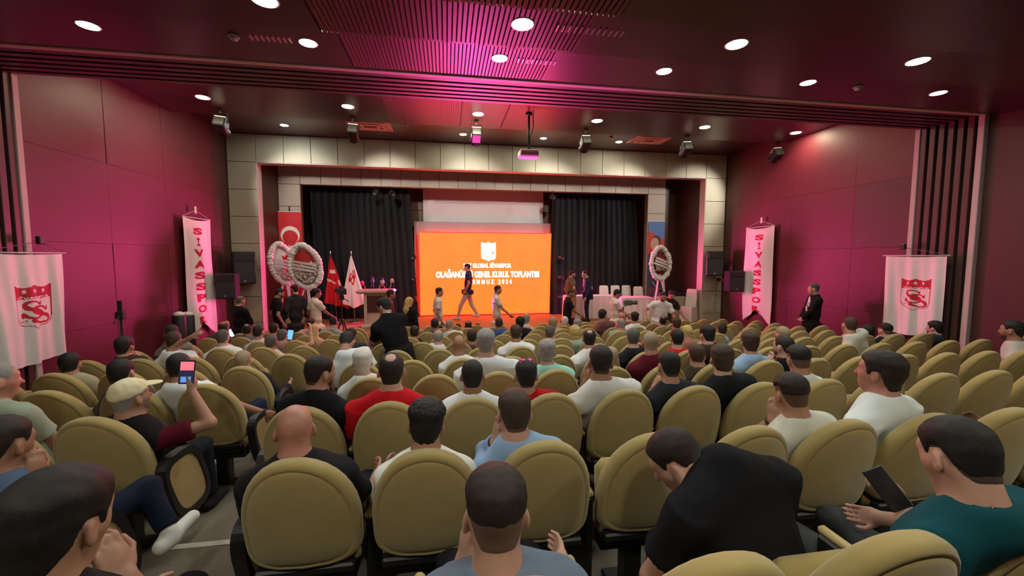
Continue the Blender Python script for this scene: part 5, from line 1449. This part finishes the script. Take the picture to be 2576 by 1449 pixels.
seated('person in white shirt with red collar and sharply cut black hair', 2008, 905, 2, .24, sx=2.92, skin=1, hair='fade', hc='black', sc=(226, 228, 224), collarc=(170, 20, 26), hrot=(-26, 4, -4))

# ---------------- fourth row
seated('person with dark hair half hidden by the cream cap', 305, 940, 3, .22, sx=-2.50, skin=1, hair='short', hc='black', sc=(90, 84, 72), hrot=(25, 4, 0))
seated('person in white T-shirt lounging at the aisle with a white sneaker on the knee', 450, 925, 3, .22, sx=-1.95, skin=2, hair='short', hc='black', sc=(226, 230, 232), pc=(30, 38, 60), hrot=(15, 6, 0), armL='lap', armR=((.36, .40, .60), (.5, -.6, -.4)), cross=1, feet={1: (.20, .70, .36)}, shade=(226, 226, 220), thick=1.12)
seated('white haired person in white shirt', 912, 912, 3, .22, sx=-.65, skin=0, hair='full', hc='white', sc=(220, 226, 226), hrot=(2, 4, 0), shirt='shirt', armL='rest', armR='rest')
seated('tall broad person with short grey hair in white T-shirt', 1222, 862, 3, .24, sx=.45, skin=0, hair='short', hc='grey', sc=(214, 220, 224), hrot=(0, 0, 0), thick=1.25, size=1.08, armL='rest', armR='rest')
seated('grey haired person in mint green T-shirt', 1376, 886, 3, .22, sx=1.00, skin=0, hair='full', hc='grey', sc=(150, 205, 190), hrot=(2, 2, 0), thick=1.12)
seated('greying person in pale blue shirt partly hidden behind the broad one', 1536, 903, 3, .26, sx=1.55, skin=0, hair='short', hc='sandy', sc=(150, 156, 168), hrot=(12, 6, 0))
seated('person with shaved fair hair in maroon shirt', 1637, 862, 3, .24, sx=2.10, skin=3, hair='buzz', hc='sandy', shirt='shirt', sc=(92, 20, 38), hrot=(-4, 2, 0), thick=1.12)
seated('dark haired person leaning, brown jacket behind empty chairs', 1752, 895, 3, .28, sx=2.65, skin=1, hair='short', hc='brown', sc=(70, 58, 46), shirt='long', hrot=(-10, 10, 0))
seated('person in light blue shirt with thick brown hair', 1886, 862, 3, .24, sx=3.20, skin=0, hair='full', hc='brown', shirt='shirt', sc=(150, 178, 212), hrot=(-14, 2, 0))
seated('bearded person with clasped hands before the mouth in black shirt', 1970, 872, 3, .24, sx=3.75, skin=0, hair='reced', hc='dark', shirt='long', sc=(26, 26, 30), hrot=(-58, 4, 0), beard='black', armL='chin', armR='chin', tyaw=-20, face=True)

# ---------------- fifth row
seated('person in beige shirt under the big club flag', 176, 917, 4, .22, sx=-3.18, skin=1, hair='short', hc='black', sc=(165, 156, 128), shirt='shirt', hrot=(15, 2, 0))
seated('balding person in dark jacket at the aisle', 612, 908, 4, .22, sx=-2.08, skin=0, hair='buzz', hc='sandy', shirt='long', sc=(34, 40, 48), hrot=(16, 4, 0), thick=1.15, armR='rest')
seated('person bent forward in white shirt, head hidden', 872, 862, 4, .42, sx=-.93, skin=1, hair='short', hc='dark', sc=(214, 224, 226), hrot=(10, 45, 0), hips=(.1, .22, .52), thick=1.15)
seated('bald person with glasses cord in front of empty chairs', 1155, 868, 4, .30, sx=.17, skin=2, hair=None, hc=None, sc=(214, 218, 218), hrot=(6, 6, 0))
seated('person in white polo with red collar and thinning crown', 1483, 852, 4, .24, sx=1.82, skin=1, hair='spot', hc='black', shirt='tee', sc=(226, 228, 228), collarc=(160, 16, 26), hrot=(0, 2, 0), thick=1.1)
seated('person with slicked dark grey hair in black T-shirt', 1593, 850, 4, .24, sx=2.37, skin=0, hair='short', hc='darkgrey', sc=(28, 30, 34), hrot=(0, 2, 0), thick=1.1)
seated('person with short black hair in bright red T-shirt', 1702, 852, 4, .24, sx=2.92, skin=0, hair='short', hc='black', sc=(196, 36, 36), hrot=(-16, 2, 0))
seated('person with tousled black hair in dark top leaning sideways', 1778, 842, 4, .25, sx=3.47, skin=0, hair='full', hc='black', sc=(60, 50, 42), hrot=(-35, 6, 0))
seated('person in cream shirt leaning over to the neighbour', 2136, 820, 4, .34, sx=5.67, skin=1, hair='short', hc='brown', shirt='shirt', sc=(206, 206, 196), hrot=(-30, 10, 8), hips=(.25, .32, .54), thick=1.12, tyaw=-20)
seated('person with grey hair and beard turning to neighbours, white shirt', 2440, 0, 4) if False else None

# ---------------- farther rows: pixel, row, yaw, skin, style, colour, shirt type, colour, text
FAR = [
 (315, 872, 5, 35, 1, 'full', 'dark', 'tee', (60, 50, 46), 'dark hair and brown top, hand at the chin', dict(armR='chin')),
 (437, 858, 5, 12, 1, 'short', 'brown', 'tee', WHITE, 'brown hair and white T-shirt, hand on the head', dict(armL=((.06, .12, 1.36), (-1, .2, .4)))),
 (432, 838, 6, 10, 1, 'short', 'dark', 'tee', (130, 130, 120), 'dark hair and grey top beside the tall banner', {}),
 (561, 850, 6, 20, 0, 'short', 'darkgrey', 'tee', WHITE, 'greying temples and white T-shirt', dict(thick=1.12)),
 (563, 824, 8, 18, 1, 'ring', 'brown', 'tee', (90, 70, 66), 'thin brown hair holding a lit phone', dict(armR=((.16, .38, 1.16), None, (0, .2, 1)))),
 (622, 830, 8, 8, 2, 'spot', 'dark', 'shirt', (100, 105, 120), 'dark hair ring and grey-blue shirt', {}),
 (651, 836, 7, 28, 1, 'short', 'dark', 'shirt', (196, 204, 214), 'dark hair and pale collar', {}),
 (682, 862, 6, 16, 2, 'short', 'darkgrey', 'shirt', (205, 196, 190), 'round dark grey hair and pale shirt', {}),
 (711, 846, 7, 22, 0, 'short', 'darkgrey', 'tee', (150, 118, 110), 'grey-brown hair filming with a blue lit phone', dict(armR=((.14, .36, 1.14), None, (0, .2, 1)))),
 (690, 828, 8, 25, 3, 'reced', 'dark', 'tee', (60, 48, 46), 'receding dark hair and dark top', {}),
 (784, 814, 9, 40, 3, 'short', 'brown', 'tee', (206, 160, 160), 'brown hair and pink top', {}),
 (790, 832, 8, 10, 0, 'long', 'blond', 'tee', (205, 150, 150), 'long blond hair and pink top', dict(size=.94)),
 (838, 812, 9, 0, 1, 'short', 'black', 'tee', (150, 150, 150), 'black hair and grey shirt bowed forward', dict(hp=20)),
 (884, 846, 6, 10, 1, 'short', 'dark', 'long', (58, 56, 54), 'dark hair and charcoal top bending down', dict(hp=30)),
 (1043, 836, 7, 5, 2, 'short', 'dark', 'long', (36, 30, 32), 'dark hair and black coat beside the photographer', {}),
 (1094, 816, 8, 0, 2, 'short', 'dark', 'tee', (100, 90, 100), 'round dark head and mauve top', {}),
 (1103, 848, 6, 12, 0, 'ring', 'grey', 'tee', (222, 226, 226), 'thin grey hair and white shirt', dict(dy=.2)),
 (1131, 818, 8, 15, 0, 'buzz', 'sandy', 'tee', WHITE, 'shaved sandy hair and white T-shirt', dict(thick=1.12)),
 (1178, 820, 9, 0, 2, 'spot', 'dark', 'tee', (70, 52, 50), 'dark hair with bald crown', {}),
 (1187, 848, 6, 0, 2, 'short', 'dark', 'tee', (80, 60, 52), 'dark brown hair and brown top', {}),
 (1255, 814, 8, -2, 2, 'short', 'brown', 'shirt', (70, 96, 160), 'brown hair and blue shirt', {}),
 (1297, 838, 5, -6, 2, 'short', 'brown', 'tee', (224, 226, 228), 'brown hair and white T-shirt', dict(thick=1.12)),
 (1309, 812, 8, 8, 2, 'bob', 'black', 'long', (40, 32, 36), 'black headscarf-like hair and dark coat', {}),
 (1324, 803, 9, 0, 0, 'short', 'grey', 'shirt', (214, 200, 192), 'grey hair and pale shirt', {}),
 (1384, 838, 6, 10, 0, 'short', 'darkgrey', 'shirt', (200, 170, 160), 'dark grey hair and rosy shirt', {}),
 (1391, 814, 8, -5, 0, 'bob', 'sandy', 'shirt', (190, 175, 165), 'sandy hair and pale shirt', {}),
 (1421, 809, 9, 10, 3, 'short', 'white', 'shirt', (190, 140, 140), 'white hair and pink checked shirt', {}),
 (1446, 838, 6, -6, 0, 'bob', 'blond', 'tee', (150, 176, 160), 'streaked blond hair and mint top', {}),
 (1453, 817, 8, 8, 0, 'full', 'grey', 'tee', (170, 150, 140), 'wavy grey hair', {}),
 (1516, 793, 8, 22, 1, 'short', 'black', 'shirt', (120, 76, 80), 'black hair and mauve shirt sitting upright', dict(size=1.05)),
 (1562, 815, 7, -30, 3, 'ring', 'grey', 'tee', (140, 165, 145), 'bald head and sage green top, hand at the face', dict(armL='cheek')),
 (1566, 798, 9, 0, 3, None, None, 'tee', (150, 70, 76), 'bald head and dull red top', {}),
 (1597, 800, 8, 0, 1, 'spiky', 'black', 'tee', WHITE, 'black tufted hair and white T-shirt', {}),
 (1668, 808, 8, 0, 2, 'spot', 'black', 'tee', (70, 60, 62), 'black hair with round bald spot', {}),
 (1700, 815, 7, -25, 3, 'full', 'brown', 'tee', (62, 50, 50), 'thick dark brown hair looking aside', {}),
 (1728, 836, 5, -20, 3, 'buzz', 'blond', 'tee', (150, 110, 90), 'shaved fair hair', dict(dy=.3)),
 (1816, 830, 6, -12, 1, 'short', 'dark', 'shirt', (150, 172, 210), 'dark hair and light blue shirt', {}),
 (1968, 842, 4, -40, 3, 'buzz', 'sandy', 'tee', (110, 84, 62), 'reddish shaved head', dict(dy=.3)),
 (2182, 835, 5, -40, 1, 'short', 'black', 'tee', (50, 44, 44), 'black hair and dark top looking over the shoulder', dict(face=True)),
 (2226, 832, 5, -45, 0, 'fade', 'black', 'suit', (34, 34, 40), 'faded black hair and dark suit with white collar', {}),
 (2350, 826, 5, -70, 0, 'full', 'black', 'suit', (52, 60, 66), 'black hair and beard in grey suit jacket', dict(beard='dark', face=True, tyaw=-25)),
]
for (hx, hy, k, yaw, sk, st_, hc, sh_, sc_, txt, kw) in FAR:
    kw = dict(kw); hpch = kw.pop('hp', 3); dy = kw.pop('dy', .22)
    seated('person with %s, %s row from stage' % (txt, ORD[11-k]), hx, hy, k, dy, skin=sk, hair=st_, hc=hc, shirt=sh_, sc=sc_, hrot=(yaw, hpch, 0), group=None, **kw)
# the person twisting round at the right end, in white T-shirt
seated('person in white T-shirt turned sideways with one arm on the chair back', 2545, 832, 3, .30, sx=7.05, skin=2, hair='short', hc='black', sc=(190, 186, 178), hrot=(-78, 2, 0), tyaw=-60, beard='dark', face=True, hips=(.0, .30, .55), armL='lap', armR='lap', thick=1.1)
# lit phones further front
M_PHB = mat('phone_blue_glow', (.02, .02, .02), .2, emit=(.12, .38, 1.0), estr=1.6); M_PHW = mat('phone_white_glow', (.02, .02, .02), .2, emit=(.5, .62, 1.0), estr=1.6)
q = onY(730, 842, rowY(7)+.50); phone(tuple(q), (R(5), R(12), R(15)), M_PHB, 'phone with bright blue screen held up over the chair backs', .09, .18)
q = onY(580, 838, rowY(8)+.52); phone(tuple(q), (R(5), R(-22), R(35)), M_PHW, 'phone with pale white-blue screen held up beside the tall banner', .08, .17)

# ---------------- people standing
standing('balding person in black suit standing at the wall loudspeakers', 606, 757, 10.6, 0, 55, skin=1, hair='ring', hc='darkgrey', shirt='suit', sc=(22, 22, 26), pc=(22, 22, 26), hrot=(5, 6, 0), armL='clasp', armR='clasp', thick=1.1)
standing('person in black T-shirt standing before the wreaths', 704, 738, 10.72, 0, 75, skin=1, hair='short', hc='black', sc=(20, 20, 22), pc=(20, 20, 24), hrot=(10, 15, 0), thick=1.1, beard='black')
standing('person in dark grey suit standing with back to the hall under the big wreath', 741, 728, 11.0, 0, -15, skin=1, hair='short', hc='dark', shirt='suit', sc=(50, 48, 50), pc=(36, 34, 38), hrot=(-20, 0, 0), armL='down', armR='down')
standing('person in white polo and jeans reaching for the camera tripod', 797, 738, 10.72, 0, 62, skin=2, hair='full', hc='black', shirt='polo', sc=(226, 220, 206), pc=(62, 70, 110), hrot=(8, 4, 0), armR=((.12, .50, 1.00), None), armL='down', stride=.15)
standing('photographer in black suit leaning forward among the seats', 966, 772, 5.93, rowZ(5), -20, hd=(-.16, .10), vox=.012, skin=1, hair='full', hc='black', shirt='suit', sc=(20, 19, 24), pc=(20, 19, 24), hrot=(-28, 28, 0), armL='chin', armR='chin', thick=1.12, beard='grey', hips=(.05, .0, .92))
standing('person with long blond hair in black dress beside the LED wall', 1030, 760, 10.75, 0, 30, skin=0, hair='long', hc='blond', shirt='long', sc=(24, 22, 26), pc=(24, 22, 26), hrot=(15, 2, 0), size=.98)
standing('person in brown shirt walking past the lectern', 984, 741, 10.95, 0, 85, skin=2, hair='full', hc='dark', sc=(96, 60, 56), pc=(40, 36, 40), hrot=(0, 2, 0), face=True, stride=.12)
standing('person in white T-shirt walking with lowered arms before the LED wall', 1106, 735, 10.75, 0, 80, skin=1, hair='short', hc='dark', sc=(205, 200, 196), pc=(60, 62, 90), hrot=(0, 3, 0), stride=.14)
standing('person in navy shirt, beige trousers and dark cap walking on the stage', 1175, 673, 13.45, STAGE, -80, skin=1, hair='buzz', hc='dark', shirt='polo', sc=(40, 36, 66), pc=(178, 160, 156), cap=(70, 20, 34), hrot=(0, 2, 0), stride=-.30, shade=(190, 185, 180), armL='down', armR='down', thick=1.15)
standing('person in white T-shirt striding with arm outstretched before the LED wall', 1253, 729, 10.75, 0, 85, skin=1, hair='crop', hc='dark', sc=(210, 204, 196), pc=(190, 180, 170), hrot=(0, 4, 0), armR=((.20, .46, .98), None), stride=.15)
standing('bearded person in grey-brown T-shirt standing at the black curtain', 1440, 690, 12.62, STAGE, 60, skin=1, hair='short', hc='dark', sc=(104, 90, 80), pc=(150, 120, 90), hrot=(20, 8, 0), beard='dark', armL='down', armR='pocket')
standing('person in navy suit leaning against the skirted table', 1472, 690, 12.55, STAGE, -95, hd=(-.10, 0), skin=0, hair='reced', hc='dark', shirt='suit', sc=(36, 40, 66), pc=(30, 34, 52), hrot=(0, 8, 0), armL='down', armR='back', collarc=(226, 214, 220), face=True)
standing('person in black T-shirt stooping with arms stretched forward', 1436, 738, 10.65, 0, 80, hd=(.10, 0), skin=2, hair='short', hc='brown', sc=(28, 28, 36), pc=(26, 26, 32), hrot=(0, 16, 0), armL=((-.10, .55, .95), None), armR=((.12, .55, .93), None))
_, armsG, _ = standing('cameraperson in white T-shirt steadying a gimbal', 1553, 740, 10.6, 0, 70, skin=1, hair='full', hc='black', sc=(214, 210, 206), pc=(40, 40, 48), hrot=(10, 18, 0), armL=((-.08, .42, 1.02), None), armR=((.10, .42, .92), None))
gq = onY(1583, 765, 10.45)
e = empty('camera_gimbal', (gq[0], 10.45, gq[2]-.45), 0, 'camera on a black handheld gimbal held by the cameraperson', 'camera')
one('camera_body', lambda b: b.bbox(-.15, .06, -.07, .07, .42, .56, .02), mat('camera_teal', (.06, .10, .11), .4, var=.2), e)
one('lens', lambda b: b.lathe([(.05, .06), (.06, .16), (.055, .22), (.045, .22)], 12, c=(0, 0, .49), axis='x'), mat('camera_teal', (.06, .10, .11)), e, True)
one('gimbal_arm', lambda b: b.tube([(-.10, 0, .42), (-.18, 0, .36), (-.16, 0, .22), (-.08, 0, .14), (-.14, 0, -.16)], .018, 8), M_BLACK, e, True)
standing('bearded person in white polo with red crest leaning towards the seats', 1668, 746, 9.62, rowZ(9), 172, hd=(0, -.18), vox=.012, skin=3, hair='short', hc='dark', shirt='polo', sc=(226, 224, 222), pc=(36, 34, 40), hrot=(-8, 22, 0), beard='dark', face=True, thick=1.12, armL=((-.42, .26, .92), None), armR=((.34, .30, 1.10), (1, -.3, -.5)), hips=(0, .0, .95))
standing('person in dark brown shirt stooping behind the bearded one', 1690, 742, 10.75, 0, 150, skin=3, hair='full', hc='black', sc=(46, 38, 34), pc=(26, 26, 28), hrot=(10, 25, 0), hips=(.08, -.1, .93), armL=((-.50, .10, .80), None), armR='down', thick=1.1)
standing('person in black suit with white shirt and lanyard badge standing at the side wall', 2046, 727, 7.95, rowZ(7), -112, vox=.012, skin=0, hair='short', hc='darkgrey', shirt='suit', sc=(22, 22, 24), pc=(20, 20, 22), hrot=(18, 2, 0), armL='clasp', armR='clasp', badge=True, face=True, thick=1.08)
build_seats()
PINK = (1.0, .08, .36)
ql = onY(945, 476, 13.3); qm = onY(987, 490, 13.3); qr = onY(1391, 486, 13.3)  # pink beams added to these fittings, in place of the LED wall's light
wash((ql[0], 13.25, IZ-.20), (XL, 7.5, 1.2), 300, PINK, 75, .8, 'small stage light with pale face under the arch before the black curtain')
wash((qm[0], 13.25, IZ-.22), (2.0, 6.0, 1.0), 300, PINK, 80, .8, 'small dark stage light under the arch beside the paler stage light')
wash((qr[0], 13.25, IZ-.20), (XR, 7.5, 1.2), 300, PINK, 75, .8, 'small stage light under the arch at the edge of the curtain behind the tables')
# added pink uplights at the stage front, standing in for LED glow overhead
for x, pw, nm in ((.30, 3400, 'lectern side'), (.85, 8500, 'centre'), (2.2, 3800, 'table side')):
    wash((x, 11.42, STAGE+.10), (x*.3+.7, 7.3, C_D), pw*.42, (1.0, .08, .50), 56, 1.0, 'added pink uplight at the stage front edge, before the %s of the LED wall' % nm, .06)

# side lights added beside the LED wall, standing in for its own pink spill
MAG = (1.0, .07, .34)
wash((lx0-.14, 14.0, STAGE+1.35), (XL, 7.6, 1.6), 1900, MAG, 84, .9, 'added slim dark side light at the curtain edge between LED wall and lectern', .2, (-.7, 0, .7))
wash((lx1+.14, 14.0, STAGE+1.35), (XR, 7.6, 1.6), 1900, MAG, 84, .9, 'added slim dark side light at the curtain edge between LED wall and tables', .2, (-.7, 0, .7))
